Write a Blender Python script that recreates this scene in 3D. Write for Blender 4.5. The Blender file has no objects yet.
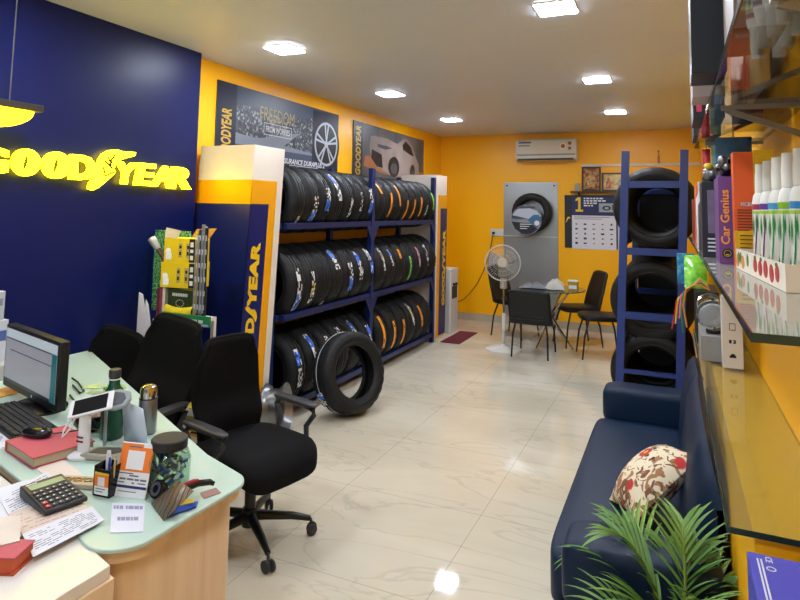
import bpy, bmesh, math, random
from mathutils import Vector, Matrix
random.seed(7)
PI = math.pi
C = bpy.context.scene.collection

# ------------------------------------------------------------------ camera (solved from the vanishing points)
F, YAW, PITCH, ROLL, CY, EYE = 607.4, 0.42353, 0.087453, 0.017397, 156.07, 1.6
_f = Vector((-math.sin(YAW), math.cos(YAW), 0)); _r = Vector((math.cos(YAW), math.sin(YAW), 0)); _u = Vector((0, 0, 1))
_f2 = _f*math.cos(PITCH) + _u*math.sin(PITCH); _u2 = _u*math.cos(PITCH) - _f*math.sin(PITCH)
CR = _r*math.cos(ROLL) + _u2*math.sin(ROLL); CU = _u2*math.cos(ROLL) - _r*math.sin(ROLL); CF = _f2
EYEP = Vector((0, 0, EYE))
def ray(x, y): return CR*((x-400)/F) + CU*((CY-y)/F) + CF
def on_z(x, y, z=0.0): d = ray(x, y); return EYEP + d*((z-EYE)/d.z)
def on_x(x, y, X): d = ray(x, y); return EYEP + d*(X/d.x)
def on_y(x, y, Y): d = ray(x, y); return EYEP + d*(Y/d.y)
cam = bpy.data.cameras.new('camera'); co = bpy.data.objects.new('camera', cam); C.objects.link(co)
m = Matrix((CR, CU, -CF)).transposed().to_4x4(); m.translation = EYEP
co.matrix_world = m; cam.sensor_width = 36; cam.lens = 36*F/800; cam.shift_y = (CY-300)/800; cam.clip_start = .02
bpy.context.scene.camera = co

# ------------------------------------------------------------------ materials
def lin(h):
    h = h.lstrip('#'); v = [int(h[i:i+2], 16)/255 for i in (0, 2, 4)]
    return tuple(c/12.92 if c <= .04045 else ((c+.055)/1.055)**2.4 for c in v) + (1,)
MATS = {}
def mat(name, col, rough=.5, metal=0, var=.12, scale=8, bump=0, bscale=60, emit=0, trans=0, ior=1.45, coat=0, alpha=1, spec=.5):
    """principled material with a little procedural colour variation and bump"""
    if name in MATS: return MATS[name]
    mt = bpy.data.materials.new(name); mt.use_nodes = True; nt = mt.node_tree; N = nt.nodes; L = nt.links
    b = N['Principled BSDF']; c = lin(col)
    b.inputs['Roughness'].default_value = rough; b.inputs['Metallic'].default_value = metal
    b.inputs['Coat Weight'].default_value = coat; b.inputs['Transmission Weight'].default_value = trans
    b.inputs['IOR'].default_value = ior; b.inputs['Alpha'].default_value = alpha; b.inputs['Specular IOR Level'].default_value = spec
    tc = N.new('ShaderNodeTexCoord')
    nz = N.new('ShaderNodeTexNoise'); nz.inputs['Scale'].default_value = scale; nz.inputs['Detail'].default_value = 3
    L.new(tc.outputs['Object'], nz.inputs['Vector'])
    mx = N.new('ShaderNodeMix'); mx.data_type = 'RGBA'
    mx.inputs['A'].default_value = tuple(x*(1-var) for x in c[:3]) + (1,); mx.inputs['B'].default_value = tuple(min(1, x*(1+var)) for x in c[:3]) + (1,)
    L.new(nz.outputs['Fac'], mx.inputs['Factor']); L.new(mx.outputs['Result'], b.inputs['Base Color'])
    if bump:
        n2 = N.new('ShaderNodeTexNoise'); n2.inputs['Scale'].default_value = bscale; L.new(tc.outputs['Object'], n2.inputs['Vector'])
        bp = N.new('ShaderNodeBump'); bp.inputs['Strength'].default_value = bump; bp.inputs['Distance'].default_value = .01
        L.new(n2.outputs['Fac'], bp.inputs['Height']); L.new(bp.outputs['Normal'], b.inputs['Normal'])
    if emit:
        L.new(mx.outputs['Result'], b.inputs['Emission Color']); b.inputs['Emission Strength'].default_value = emit
    MATS[name] = mt
    return mt
def ramp_mat(name, stops, tex='noise', scale=6, rough=.5, stretch=(1, 1, 1), distort=0, detail=4, bump=0, metal=0, coat=0, interp='LINEAR'):
    """material whose colour is a ramp over one procedural texture"""
    mt = bpy.data.materials.new(name); mt.use_nodes = True; nt = mt.node_tree; N = nt.nodes; L = nt.links; b = N['Principled BSDF']
    tc = N.new('ShaderNodeTexCoord'); mp = N.new('ShaderNodeMapping'); mp.inputs['Scale'].default_value = stretch
    L.new(tc.outputs['Object'], mp.inputs['Vector'])
    if tex == 'noise':
        t = N.new('ShaderNodeTexNoise'); t.inputs['Detail'].default_value = detail; t.inputs['Distortion'].default_value = distort; out = t.outputs['Fac']
    elif tex == 'voronoi': t = N.new('ShaderNodeTexVoronoi'); out = t.outputs['Distance']
    elif tex == 'cells': t = N.new('ShaderNodeTexVoronoi'); out = t.outputs['Color']
    else:
        t = N.new('ShaderNodeTexWave'); t.inputs['Distortion'].default_value = distort; t.inputs['Detail'].default_value = detail; out = t.outputs['Fac']
    t.inputs['Scale'].default_value = scale; L.new(mp.outputs['Vector'], t.inputs['Vector'])
    r = N.new('ShaderNodeValToRGB'); r.color_ramp.interpolation = interp
    el = r.color_ramp.elements
    while len(el) < len(stops): el.new(.5)
    for e, (p, c) in zip(el, stops): e.position = p; e.color = lin(c)
    L.new(out, r.inputs['Fac']); L.new(r.outputs['Color'], b.inputs['Base Color'])
    b.inputs['Roughness'].default_value = rough; b.inputs['Metallic'].default_value = metal; b.inputs['Coat Weight'].default_value = coat
    if bump:
        bp = N.new('ShaderNodeBump'); bp.inputs['Strength'].default_value = bump; bp.inputs['Distance'].default_value = .01
        L.new(out, bp.inputs['Height']); L.new(bp.outputs['Normal'], b.inputs['Normal'])
    MATS[name] = mt
    return mt

# ------------------------------------------------------------------ mesh builder
class MB:
    def __init__(s): s.bm = bmesh.new(); s.mi = 0
    def _geo(s, vs, fs, M=None, smooth=False):
        v = [s.bm.verts.new(M @ Vector(p) if M else p) for p in vs]
        for f in fs:
            try: q = s.bm.faces.new([v[i] for i in f]); q.material_index = s.mi; q.smooth = smooth
            except ValueError: pass
        return s
    def box(s, a, b, M=None):
        (x0, y0, z0), (x1, y1, z1) = a, b
        return s._geo([(x0, y0, z0), (x1, y0, z0), (x1, y1, z0), (x0, y1, z0), (x0, y0, z1), (x1, y0, z1), (x1, y1, z1), (x0, y1, z1)],
                      [(0, 3, 2, 1), (4, 5, 6, 7), (0, 1, 5, 4), (1, 2, 6, 5), (2, 3, 7, 6), (3, 0, 4, 7)], M)
    def cbox(s, c, d, M=None):
        return s.box([c[i]-d[i]/2 for i in range(3)], [c[i]+d[i]/2 for i in range(3)], M)
    def bar(s, p, q, w, t, up=(0, 0, 1)):
        p, q = Vector(p), Vector(q); d = q-p; l = d.length; d.normalize(); u = Vector(up)
        if abs(d.dot(u)) > .95: u = Vector((0, 1, 0))
        x = d.cross(u).normalized(); y = x.cross(d).normalized()
        M = Matrix((x, d, y)).transposed().to_4x4(); M.translation = p
        return s.box((-w/2, 0, -t/2), (w/2, l, t/2), M)
    def tube(s, pts, r, n=8, closed=False, caps=True):
        pts = [Vector(p) for p in pts]; k = len(pts); rs = r if isinstance(r, (list, tuple)) else [r]*k
        vs = []; fs = []; prev = None
        for i, p in enumerate(pts):
            if closed: d = pts[(i+1) % k]-pts[i-1]
            else: d = pts[min(i+1, k-1)]-pts[max(i-1, 0)]
            d.normalize()
            if prev is None:
                u = Vector((0, 0, 1)) if abs(d.z) < .9 else Vector((1, 0, 0)); x = d.cross(u).normalized()
            else: x = (prev-d*prev.dot(d)).normalized()
            y = d.cross(x); prev = x
            for j in range(n):
                a = 2*PI*j/n; vs.append(p+x*(rs[i]*math.cos(a))+y*(rs[i]*math.sin(a)))
        for i in range(k if closed else k-1):
            for j in range(n):
                a = i*n+j; b2 = i*n+(j+1) % n; c = ((i+1) % k)*n+(j+1) % n; d2 = ((i+1) % k)*n+j
                fs.append((a, b2, c, d2))
        if caps and not closed: fs.append(tuple(range(n))[::-1]); fs.append(tuple((k-1)*n+j for j in range(n)))
        return s._geo(vs, fs, None, True)
    def cyl(s, p, q, r, r2=None, n=20): return s.tube([p, q], [r, r if r2 is None else r2], n)
    def lathe(s, prof, M=None, n=32, ring=False, smooth=True):
        """profile of (r, z) turned about local z; ring=True closes the profile on itself"""
        vs = []; fs = []; k = len(prof)
        for i in range(n):
            a = 2*PI*i/n
            for (r, z) in prof: vs.append((r*math.cos(a), r*math.sin(a), z))
        for i in range(n):
            i2 = (i+1) % n
            for j in range(k if ring else k-1):
                j2 = (j+1) % k; fs.append((i*k+j, i2*k+j, i2*k+j2, i*k+j2))
        if not ring:
            if prof[0][0] > 1e-6: fs.append(tuple(i*k for i in range(n))[::-1])
            if prof[-1][0] > 1e-6: fs.append(tuple(i*k+k-1 for i in range(n)))
        s._geo(vs, fs, M, smooth)
        return s
    def prism(s, poly, z0, z1, M=None):
        n = len(poly); vs = [(x, y, z0) for x, y in poly]+[(x, y, z1) for x, y in poly]
        fs = [tuple(range(n))[::-1], tuple(range(n, 2*n))]+[(i, (i+1) % n, n+(i+1) % n, n+i) for i in range(n)]
        return s._geo(vs, fs, M)
    def disc(s, c, r, z0, z1, n=28, M=None):
        return s.prism([(c[0]+r*math.cos(2*PI*i/n), c[1]+r*math.sin(2*PI*i/n)) for i in range(n)], z0, z1, M)
    def ell(s, c, rad, nu=18, nv=12, M=None, p=1.0):
        def f(t): return math.copysign(abs(t)**p, t)
        vs = []; fs = []
        for j in range(nv+1):
            v = -PI/2+PI*j/nv
            for i in range(nu):
                u = 2*PI*i/nu
                vs.append((c[0]+rad[0]*f(math.cos(v))*f(math.cos(u)), c[1]+rad[1]*f(math.cos(v))*f(math.sin(u)), c[2]+rad[2]*f(math.sin(v))))
        for j in range(nv):
            for i in range(nu): fs.append((j*nu+i, j*nu+(i+1) % nu, (j+1)*nu+(i+1) % nu, (j+1)*nu+i))
        s._geo(vs, fs, M, True); return s
    def grid(s, fn, nu, nv, M=None, smooth=True):
        vs = [fn(i/nu, j/nv) for j in range(nv+1) for i in range(nu+1)]
        fs = [(j*(nu+1)+i, j*(nu+1)+i+1, (j+1)*(nu+1)+i+1, (j+1)*(nu+1)+i) for j in range(nv) for i in range(nu)]
        return s._geo(vs, fs, M, smooth)
    def mesh(s, me, M=None):
        off = [s.bm.verts.new(M @ v.co if M else v.co) for v in me.vertices]
        for p in me.polygons:
            try: q = s.bm.faces.new([off[i] for i in p.vertices]); q.material_index = s.mi
            except ValueError: pass
        return s
    def build(s, name, mats, parent=None, bev=0, seg=2, sub=0, smooth=None, fix=True, loc=None, merge=True):
        if merge: bmesh.ops.remove_doubles(s.bm, verts=s.bm.verts, dist=1e-5)
        if fix: bmesh.ops.recalc_face_normals(s.bm, faces=s.bm.faces)
        me = bpy.data.meshes.new(name); s.bm.to_mesh(me); s.bm.free()
        for mt in (mats if isinstance(mats, (list, tuple)) else [mats]): me.materials.append(mt)
        o = bpy.data.objects.new(name, me); C.objects.link(o)
        if parent: o.parent = parent
        if loc: o.location = loc
        if bev:
            bm_ = o.modifiers.new('bevel', 'BEVEL'); bm_.width = bev; bm_.segments = seg; bm_.limit_method = 'ANGLE'; bm_.angle_limit = .6
        if sub:
            sm = o.modifiers.new('sub', 'SUBSURF'); sm.levels = sub; sm.render_levels = sub
        if smooth or (smooth is None and (bev or sub)):
            for p in me.polygons: p.use_smooth = True
            if not sub: me.set_sharp_from_angle(angle=math.radians(40))
        else:
            me.set_sharp_from_angle(angle=math.radians(40))
        return o
def basis(x, y, z, o=(0, 0, 0)):
    M = Matrix((Vector(x), Vector(y), Vector(z))).transposed().to_4x4(); M.translation = o; return M
def face_x(o): return basis((0, 1, 0), (0, 0, 1), (1, 0, 0), o)          # a drawing on a wall that faces +x
def face_y(o): return basis((1, 0, 0), (0, 0, 1), (0, -1, 0), o)         # a drawing on a wall that faces -y
def rot(axis, a): return Matrix.Rotation(a, 4, axis)
def text(txt, w=None, h=None, depth=.002, bold=0, shear=0):
    """mesh of the built-in font, its lower left at the origin, fitted to width and height"""
    cu = bpy.data.curves.new('t', 'FONT'); cu.body = txt; cu.extrude = depth/2; cu.offset = bold; cu.shear = shear; cu.resolution_u = 3
    o = bpy.data.objects.new('t', cu); C.objects.link(o)
    dg = bpy.context.evaluated_depsgraph_get(); me = bpy.data.meshes.new_from_object(o.evaluated_get(dg))
    bpy.data.objects.remove(o); bpy.data.curves.remove(cu)
    xs = [v.co.x for v in me.vertices]; ys = [v.co.y for v in me.vertices]
    x0, x1, y0, y1 = min(xs), max(xs), min(ys), max(ys)
    sx = w/(x1-x0) if w else None; sy = h/(y1-y0) if h else sx
    if sx is None: sx = sy
    for v in me.vertices: v.co.x = (v.co.x-x0)*sx; v.co.y = (v.co.y-y0)*sy; v.co.z += depth/2
    return me
def thing(name, label, cat, loc=(0, 0, 0), rz=0, group=None, rx=0, ry=0):
    o = bpy.data.objects.new(name, None); C.objects.link(o); o.location = loc; o.rotation_euler = (rx, ry, rz); o.empty_display_size = .05
    o['label'] = label; o['category'] = cat
    if group: o['group'] = group
    return o
def tag(o, label, cat, group=None):
    o['label'] = label; o['category'] = cat
    if group: o['group'] = group
    return o
def struct(o): o['kind'] = 'structure'; return o
def dup(root, loc=None, rz=None, label=None, group=None, rot3=None):
    r = root.copy(); C.objects.link(r)
    if loc is not None: r.location = loc
    if rz is not None: r.rotation_euler = (0, 0, rz)
    if rot3 is not None: r.rotation_euler = rot3
    if label: r['label'] = label
    if group: r['group'] = group
    for ch in list(root.children):
        c = ch.copy(); C.objects.link(c); c.parent = r
        for g in list(ch.children):
            d = g.copy(); C.objects.link(d); d.parent = c
    return r
ORD = ['first', 'second', 'third', 'fourth', 'fifth', 'sixth', 'seventh', 'eighth', 'ninth']
SKY_FILL = .45  # sky strength, added as fill through the unseen front opening
LED, GLOWS, SCR, EXPO = 62, 5.5, .22, 1.3
# ================================================================== the room
XW, XL, XU, YB, ZC, YF = -3.25, .14, .32, 8.74, 2.72, -1.6
# marble tiles
def floor_material():
    mt = bpy.data.materials.new('polished_marble_tiles'); mt.use_nodes = True; N = mt.node_tree.nodes; L = mt.node_tree.links; b = N['Principled BSDF']
    tc = N.new('ShaderNodeTexCoord')
    def noise(sc, det, dist, st):
        mp = N.new('ShaderNodeMapping'); mp.inputs['Scale'].default_value = st; L.new(tc.outputs['Object'], mp.inputs['Vector'])
        mp.inputs['Rotation'].default_value = (0, 0, .35)
        n = N.new('ShaderNodeTexNoise'); n.inputs['Scale'].default_value = sc; n.inputs['Detail'].default_value = det; n.inputs['Distortion'].default_value = dist
        L.new(mp.outputs['Vector'], n.inputs['Vector']); return n.outputs['Fac']
    cl = noise(1.1, 5, .6, (.7, 1.5, 1)); r1 = N.new('ShaderNodeValToRGB'); L.new(cl, r1.inputs['Fac'])
    e = r1.color_ramp.elements; e[0].position = .3; e[0].color = lin('#c6bda6'); e[1].position = .72; e[1].color = lin('#dcd4bf')
    ve = noise(1.3, 7, 1.4, (.55, 1.9, 1)); r2 = N.new('ShaderNodeValToRGB'); L.new(ve, r2.inputs['Fac'])
    e = r2.color_ramp.elements; e[0].position = .478; e[0].color = (0, 0, 0, 1); e[1].position = .5; e[1].color = (1, 1, 1, 1)
    q = e.new(.516); q.color = (0, 0, 0, 1)
    mm = N.new('ShaderNodeMath'); mm.operation = 'MULTIPLY'; mm.inputs[1].default_value = .24; L.new(r2.outputs['Color'], mm.inputs[0])
    m1 = N.new('ShaderNodeMix'); m1.data_type = 'RGBA'; L.new(mm.outputs[0], m1.inputs['Factor']); L.new(r1.outputs['Color'], m1.inputs['A']); m1.inputs['B'].default_value = lin('#8d8a7c')
    mp = N.new('ShaderNodeMapping'); mp.inputs['Location'].default_value = (.96, -.05, 0); L.new(tc.outputs['Object'], mp.inputs['Vector'])
    br = N.new('ShaderNodeTexBrick'); br.offset = 0; br.inputs['Scale'].default_value = 1; br.inputs['Brick Width'].default_value = .8; br.inputs['Row Height'].default_value = .8
    br.inputs['Mortar Size'].default_value = .0022; br.inputs['Mortar Smooth'].default_value = .3
    L.new(mp.outputs['Vector'], br.inputs['Vector'])
    m2 = N.new('ShaderNodeMix'); m2.data_type = 'RGBA'; mf = N.new('ShaderNodeMath'); mf.operation = 'MULTIPLY'; mf.inputs[1].default_value = .55
    L.new(br.outputs['Fac'], mf.inputs[0]); L.new(mf.outputs[0], m2.inputs['Factor']); L.new(m1.outputs['Result'], m2.inputs['A']); m2.inputs['B'].default_value = lin('#857a63')
    L.new(m2.outputs['Result'], b.inputs['Base Color']); b.inputs['Roughness'].default_value = .045; b.inputs['Specular IOR Level'].default_value = .5
    return mt
struct(MB().box((XW-.2, YF-.2, -.1), (XU+.2, YB+.2, 0)).build('floor', floor_material()))
struct(MB().box((XW-.2, YF-.2, ZC), (XU+.2, YB+.2, ZC+.1)).build('ceiling', mat('white_ceiling_paint', '#ccd2df', .42, var=.03)))
YEL = mat('yellow_wall_paint', '#ffb900', .38, var=.05, scale=1.5)
BASE = mat('grey_skirting_tile', '#b3aa96', .25)
struct(MB().box((XW-.2, YF-.2, 0), (XW, YB, ZC)).build('wall_left', YEL))
struct(MB().box((XW-.2, YB, 0), (XU+.2, YB+.2, ZC)).build('wall_back', YEL))
w = MB().box((XU, YF-.2, 0), (XU+.2, YB, ZC)); w.box((XL, 1.53, 0), (XU, 4.5, .93))
struct(w.build('wall_right', YEL))
wf = MB(); wf.box((XW, YF-.2, 2.3), (XU, YF, ZC)); wf.box((XW, YF-.2, 0), (-2.75, YF, 2.3)); wf.box((.05, YF-.2, 0), (XU, YF, 2.3))
struct(wf.build('wall_front', mat('white_wall_paint', '#cfc9bd', .6, var=.03)))
wn = MB()
for x in (-2.75, -1.37, .0): wn.box((x, YF-.12, 0), (x+.05, YF-.06, 2.3))
wn.box((-2.7, YF-.12, 2.25), (.0, YF-.06, 2.3)); wn.box((-2.7, YF-.12, 0), (.0, YF-.06, .05))
struct(wn.build('fill_window_1', mat('aluminium_frame', '#a8a9aa', .35, metal=.8)))  # unseen window frame, added with its opening to let in frontal fill
pa = bpy.data.lights.new('fill_portal', 'AREA'); pa.shape = 'RECTANGLE'; pa.size = 2.7; pa.size_y = 2.2; pa.cycles.is_portal = True
po = bpy.data.objects.new('fill_portal', pa); C.objects.link(po); po.location = (-1.35, YF-.13, 1.15); po.rotation_euler = (-PI/2, 0, 0)  # added portal that guides the sky fill in from behind the camera
struct(MB().box((XW, YB-.012, 0), (XU, YB, .1)).build('baseboard_back', BASE))
struct(MB().box((XW, 3.42, 0), (XW+.012, YB-.012, .1)).build('baseboard_left', BASE))
struct(MB().box((-1.16, YB-.03, 2.235), (XU, YB, 2.265)).build('trim_1', mat('white_cable_trunking', '#d9d2c0', .4)))
# the navy sign wall lining the near half of the left wall
NAVY = mat('navy_laminate', '#0a1650', .38, spec=.28, var=.05, scale=2)
struct(MB().box((XW, YF, 0), (-3.15, 3.4, ZC)).build('trim_2', NAVY))

# recessed ceiling lights
LEDM = mat('led_diffuser', '#e9f1ff', .4, var=0, emit=LED)
WHT = mat('white_plastic', '#d8d6d0', .35, var=.04)
def lamp(x, y, label):
    t = thing('ceiling_light', label, 'ceiling light', (x, y, ZC), 0, 'square ceiling lights')
    MB().box((-.11, -.11, -.005), (.11, .11, 0)).build('frame', WHT, t, bev=.001)
    MB().box((-.102, -.102, -.008), (.102, .102, -.0055)).build('diffuser', LEDM, t)
    return t
YL = [3.52, 5.29, 7.08]
wh = ['above the near rack end', 'above the rack middle', 'above the far rack end']
for i, y in enumerate(YL): lamp(-2.5, y, 'square white ceiling light in the left row, '+wh[i])
wh = ['cut by the photo top', 'over the middle of the aisle', 'nearest the air conditioner']
for i, y in enumerate(YL): lamp(-.57, y-(.2 if i == 0 else 0), 'square white ceiling light in the right row, '+wh[i])
for x in (-2.5, -.57):
    lamp(x, 1.75, 'square ceiling light above the '+('desk' if x < -1 else 'entrance end of the shelves'))
    lamp(x, .0, 'square ceiling light nearest the entrance on the '+('desk' if x < -1 else 'shelf')+' side')

# ---------------------------------------------------------------- wall lettering
GLOW = mat('glowing_yellow_acrylic', '#ffdc10', .4, var=0, emit=GLOWS)
SIGNX = -3.15
sg = thing('wall_sign', 'glowing yellow word sign with a winged foot on the navy wall', 'sign', (SIGNX, 2.4, 1.73))
def onsign(u, v): p = on_x(u, v, SIGNX); return (p.y, p.z)
def letter(ch, u0, u1, vt, vb, shear=0):
    # the cell in the wall plane: bottom left and top right from the traced letter
    um = (u0+u1)/2
    y0 = onsign(u0, vb)[0]; y1 = onsign(u1, vt)[0]; zt = onsign(um, vt)[1]; zb = onsign(um, vb)[1]
    if ch == 'O':                                                  # heavy round letter with a narrow slanted slit
        cy_, cz_, ry, rz_ = (y0+y1)/2-2.4, (zt+zb)/2-1.73, (y1-y0)/2, (zt-zb)/2; n = 36; vs = []; fs = []
        for d in (.012, .042):
            for k, (fy_, fz_) in enumerate(((1, 1), (.27, .68))):
                for i in range(n): a = 2*PI*i/n; vs.append((d, cy_+ry*fy_*math.cos(a)+(.12*ry*math.sin(a) if k else 0), cz_+rz_*fz_*math.sin(a)))
        for i in range(n):
            j = (i+1) % n; fs += [(i, j, n+j, n+i), (2*n+i, 2*n+j, 3*n+j, 3*n+i), (i, j, 2*n+j, 2*n+i), (n+i, n+j, 3*n+j, 3*n+i)]
        b = MB()._geo(vs, fs)
    else:
        me = text(ch, y1-y0, zt-zb, .03, .04 if ch in 'GD' else .03, shear)
        b = MB().mesh(me, face_x((.012, y0-2.4, zb-1.73)))
    b.build('sign_letter', GLOW, sg)
letter('G', -28, 5, 147.5, 173.5); letter('O', 7.5, 36.5, 149, 176); letter('O', 38, 66.5, 152, 178.5); letter('D', 66, 92, 155.5, 180)
letter('Y', 112, 134, 162.5, 184, .1); letter('E', 131, 152, 163.5, 185.5, .12); letter('A', 148, 170, 166, 187, .12); letter('R', 165, 188, 167.5, 189, .12)
foot = [(85, 188.5), (88.5, 190), (93, 188), (100, 182.5), (110, 173.5), (110.5, 171), (109, 169), (112.5, 163), (117, 159.5), (124, 157.5), (130, 156), (131.3, 152.6),
        (126, 152), (121, 152.5), (113, 150), (106, 150.5), (99.5, 154), (96, 159), (94, 166), (90.5, 177), (86, 184)]
MB().prism([(onsign(*p)[0]-2.4, onsign(*p)[1]-1.73) for p in foot], .012, .042, face_x((0, 0, 0))).build('winged_foot', GLOW, sg)
LINE = mat('dark_olive_line', '#1c1704', .8, spec=.1)
b = MB()
for pl in ([(98, 167), (100, 176), (109, 172)], [(99, 161), (103, 164), (107, 168.5)], [(103, 157), (104, 160.5), (107, 163)], [(110, 155), (106, 160), (105, 166)]):
    b.tube([(.0455, onsign(*p)[0]-2.4, onsign(*p)[1]-1.73) for p in pl], .006, 6)
b.build('foot_outline', LINE, sg)
# boat-shaped hanging lamp
ph = thing('pendant_lamp', 'glowing yellow boat-shaped lamp hanging from thin wires by the navy wall', 'lamp', (-2.98, 1.79, 2.06))
def bowl(u, v):
    a = PI*u; x = math.cos(a); w = .24*x; d = .1*math.sqrt(max(0, 1-x*x*.98))
    return (.045*math.sin(PI*u)**.5*math.cos(PI*v), w, -d*math.sin(PI*v)**.8)
MB().grid(bowl, 24, 10).build('glow_shade', GLOW, ph, smooth=True)
MB().box((-.06, -.25, 0), (.06, .26, .035)).build('cap', mat('dark_bronze', '#2e2718', .5), ph, bev=.004)
for y in (-.13, .12): MB().cyl((0, y, .035), (0, y, ZC-2.06), .0035, n=6).build('wire', mat('grey_wire', '#55524e', .4), ph)

# ---------------------------------------------------------------- posters on the left wall
PX = XW+.012
NVY2 = mat('navy_print', '#131a33', .4); WPR = mat('white_print', '#d5d8dc', .45); GPR = mat('gold_print', '#c8a53a', .4); YPR = mat('yellow_print', '#e8c022', .4)
def polyx(b, pts, d0, d1, o): return b.prism(pts, d0, d1, face_x(o))
pt = thing('poster', 'wide grey city road poster with a large alloy wheel above the tyre rack', 'poster', (XW, 3.69, 1.98))
CITY = ramp_mat('city_print', [(0, '#12161d'), (.42, '#2c323c'), (.55, '#4a525e'), (.66, '#99a2a8'), (.75, '#39404a')], 'cells', 52, .4)
W1, H1 = 1.885, .61
MB().box((.0, 0, 0), (.012, W1, H1)).build('board', mat('slate_blue_print', '#3d4a60', .4, var=.25, scale=3), pt)
b = MB(); polyx(b, [(.23, .13), (W1-.5, .13), (W1-.5, .5), (1.0, .44), (.3, .47), (.23, .46)], .012, .0128, (0, 0, 0)); b.build('city_scene', CITY, pt)
b = MB(); polyx(b, [(.5, .2), (.88, .16), (1.14, .31), (1.12, .32)], .0128, .0132, (0, 0, 0)); polyx(b, [(.23, .13), (W1-.51, .13), (W1-.51, .15), (.23, .22)], .0133, .0138, (0, 0, 0))
b.build('road', mat('road_print', '#7b8492', .45, var=.1), pt)
b = MB(); polyx(b, [(0, 0), (.23, 0), (.23, H1), (0, H1)], .012, .0134, (0, 0, 0)); polyx(b, [(.23, 0), (W1, 0), (W1, .055), (.23, .055)], .0128, .0134, (0, 0, 0))
polyx(b, [(W1-.5, .0), (W1, .0), (W1, H1-.0), (W1-.5, H1-.02)], .0128, .0136, (0, 0, 0)); b.build('navy_border', NVY2, pt)
b = MB(); b.mesh(text('GOODYEAR', .40, .12, .001, .03, .15), basis((0, 0, 1), (0, -1, 0), (1, 0, 0), (.0135, .175, .0))); b.build('gold_lettering', GPR, pt)
b = MB(); b.mesh(text('FREEDOM', .52, .12, .001, .0, 0), face_x((.0136, .54, .37))); b.build('title', mat('pale_gold_print', '#a99b6a', .45), pt)
b = MB(); b.mesh(text('FROM WORRIES', .36, .055, .001, .01), face_x((.0136, .63, .275)))
for (x0, y0, x1, y1) in ((.6, .25, 1.02, .255), (.6, .35, 1.02, .355), (.6, .25, .605, .355), (1.015, .25, 1.02, .355)): polyx(b, [(x0, y0), (x1, y0), (x1, y1), (x0, y1)], .0136, .0142, (0, 0, 0))
b.mesh(text('ASSURANCE DURAPLUS 2', .78, .05, .001, .02, .2), face_x((.0136, .84, .02))); polyx(b, [(1.0, .008), (1.5, .008), (1.5, .013), (1.0, .013)], .0136, .0142, (0, 0, 0))
b.build('white_lettering', WPR, pt)
wc = (W1-.24, .27)
b = MB(); b.disc(wc, .265, .0137, .0142, 40, face_x((0, 0, 0))); b.build('printed_tyre', mat('black_print', '#15171b', .4), pt)
b = MB(); b.lathe([(.2, 0), (.225, 0), (.225, .0008), (.2, .0008)], face_x((.0142, wc[0], wc[1])), 40, ring=True)
for k in range(5):
    a = PI/2+k*2*PI/5
    for da in (-.16, .16):
        p = [(wc[0]+r*math.cos(a+da*(1 if r > .1 else .5)+s_), wc[1]+r*math.sin(a+da*(1 if r > .1 else .5)+s_)) for r, s_ in ((.03, -.3), (.205, -.06), (.205, .06), (.03, .3))]
        polyx(b, p, .0142, .015, (0, 0, 0))
b.disc(wc, .035, .0142, .0152, 16, face_x((0, 0, 0))); b.build('printed_wheel', mat('silver_print', '#a4acb6', .4), pt)

p2 = thing('poster', 'grey and orange poster of a silver car above the right rack bay', 'poster', (XW, 5.915, 1.95))
W2, H2 = 2.09, .635
MB().box((0, 0, 0), (.012, W2, H2)).build('board', ramp_mat('dusty_print', [(0, '#1d242c'), (.45, '#3e4750'), (.7, '#6b635e'), (1, '#94663e')], 'noise', 2.2, .4), p2)
b = MB(); polyx(b, [(0, 0), (.22, 0), (.22, H2), (0, H2)], .012, .0128, (0, 0, 0)); b.build('navy_border', NVY2, p2)
b = MB(); b.mesh(text('GOODYEAR', .56, .12, .001, .03, .15), basis((0, 0, 1), (0, -1, 0), (1, 0, 0), (.0128, .175, .03))); b.build('gold_lettering', GPR, p2)
def q2(x, y):                                                     # traced outline, straightened to the board
    s_ = (x-87)/520; top, bot = 85+s_*135, 490-s_*20
    return (min(1, max(.0, s_))*W2, min(1, max(0, (bot-y)/(bot-top)))*H2)
def car(pts, mt, d, nm):
    b = MB(); polyx(b, [q2(*p) for p in pts], .0128+d, .0134+d, (0, 0, 0)); b.build(nm, mt, p2)
car([(150, 400), (300, 440), (600, 455), (600, 400), (420, 400), (240, 330), (160, 330)], mat('orange_dust_print', '#a8683c', .5, var=.2, scale=5), 0, 'painted_haze')
car([(190, 190), (215, 185), (300, 200), (380, 235), (420, 205), (455, 200), (500, 250), (530, 310), (560, 360), (560, 420), (500, 425), (420, 440), (330, 440), (235, 400), (195, 345), (185, 270)], mat('silver_car_print', '#8a7e7a', .4, var=.35, scale=6), .0008, 'printed_car')
car([(420, 240), (445, 215), (490, 255), (515, 310), (480, 300), (425, 270)], mat('black_print', '#15171b', .4), .0016, 'printed_window')
car([(200, 280), (265, 310), (275, 400), (235, 395), (195, 340)], MATS['black_print'], .0016, 'printed_grille')
car([(235, 240), (300, 250), (340, 265), (290, 275), (240, 262)], mat('dark_grey_print', '#43474d', .4), .0016, 'printed_headlight')
for c, rx, ry in (((355, 385), 42, 66), ((505, 400), 20, 40)):
    car([(c[0]+rx*math.cos(2*PI*i/20), c[1]+ry*math.sin(2*PI*i/20)) for i in range(20)], MATS['black_print'], .0024, 'printed_tyre')
    car([(c[0]+rx*.6*math.cos(2*PI*i/20), c[1]+12+ry*.55*math.sin(2*PI*i/20)) for i in range(20)], MATS['dark_grey_print'], .003, 'printed_wheel')
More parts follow.
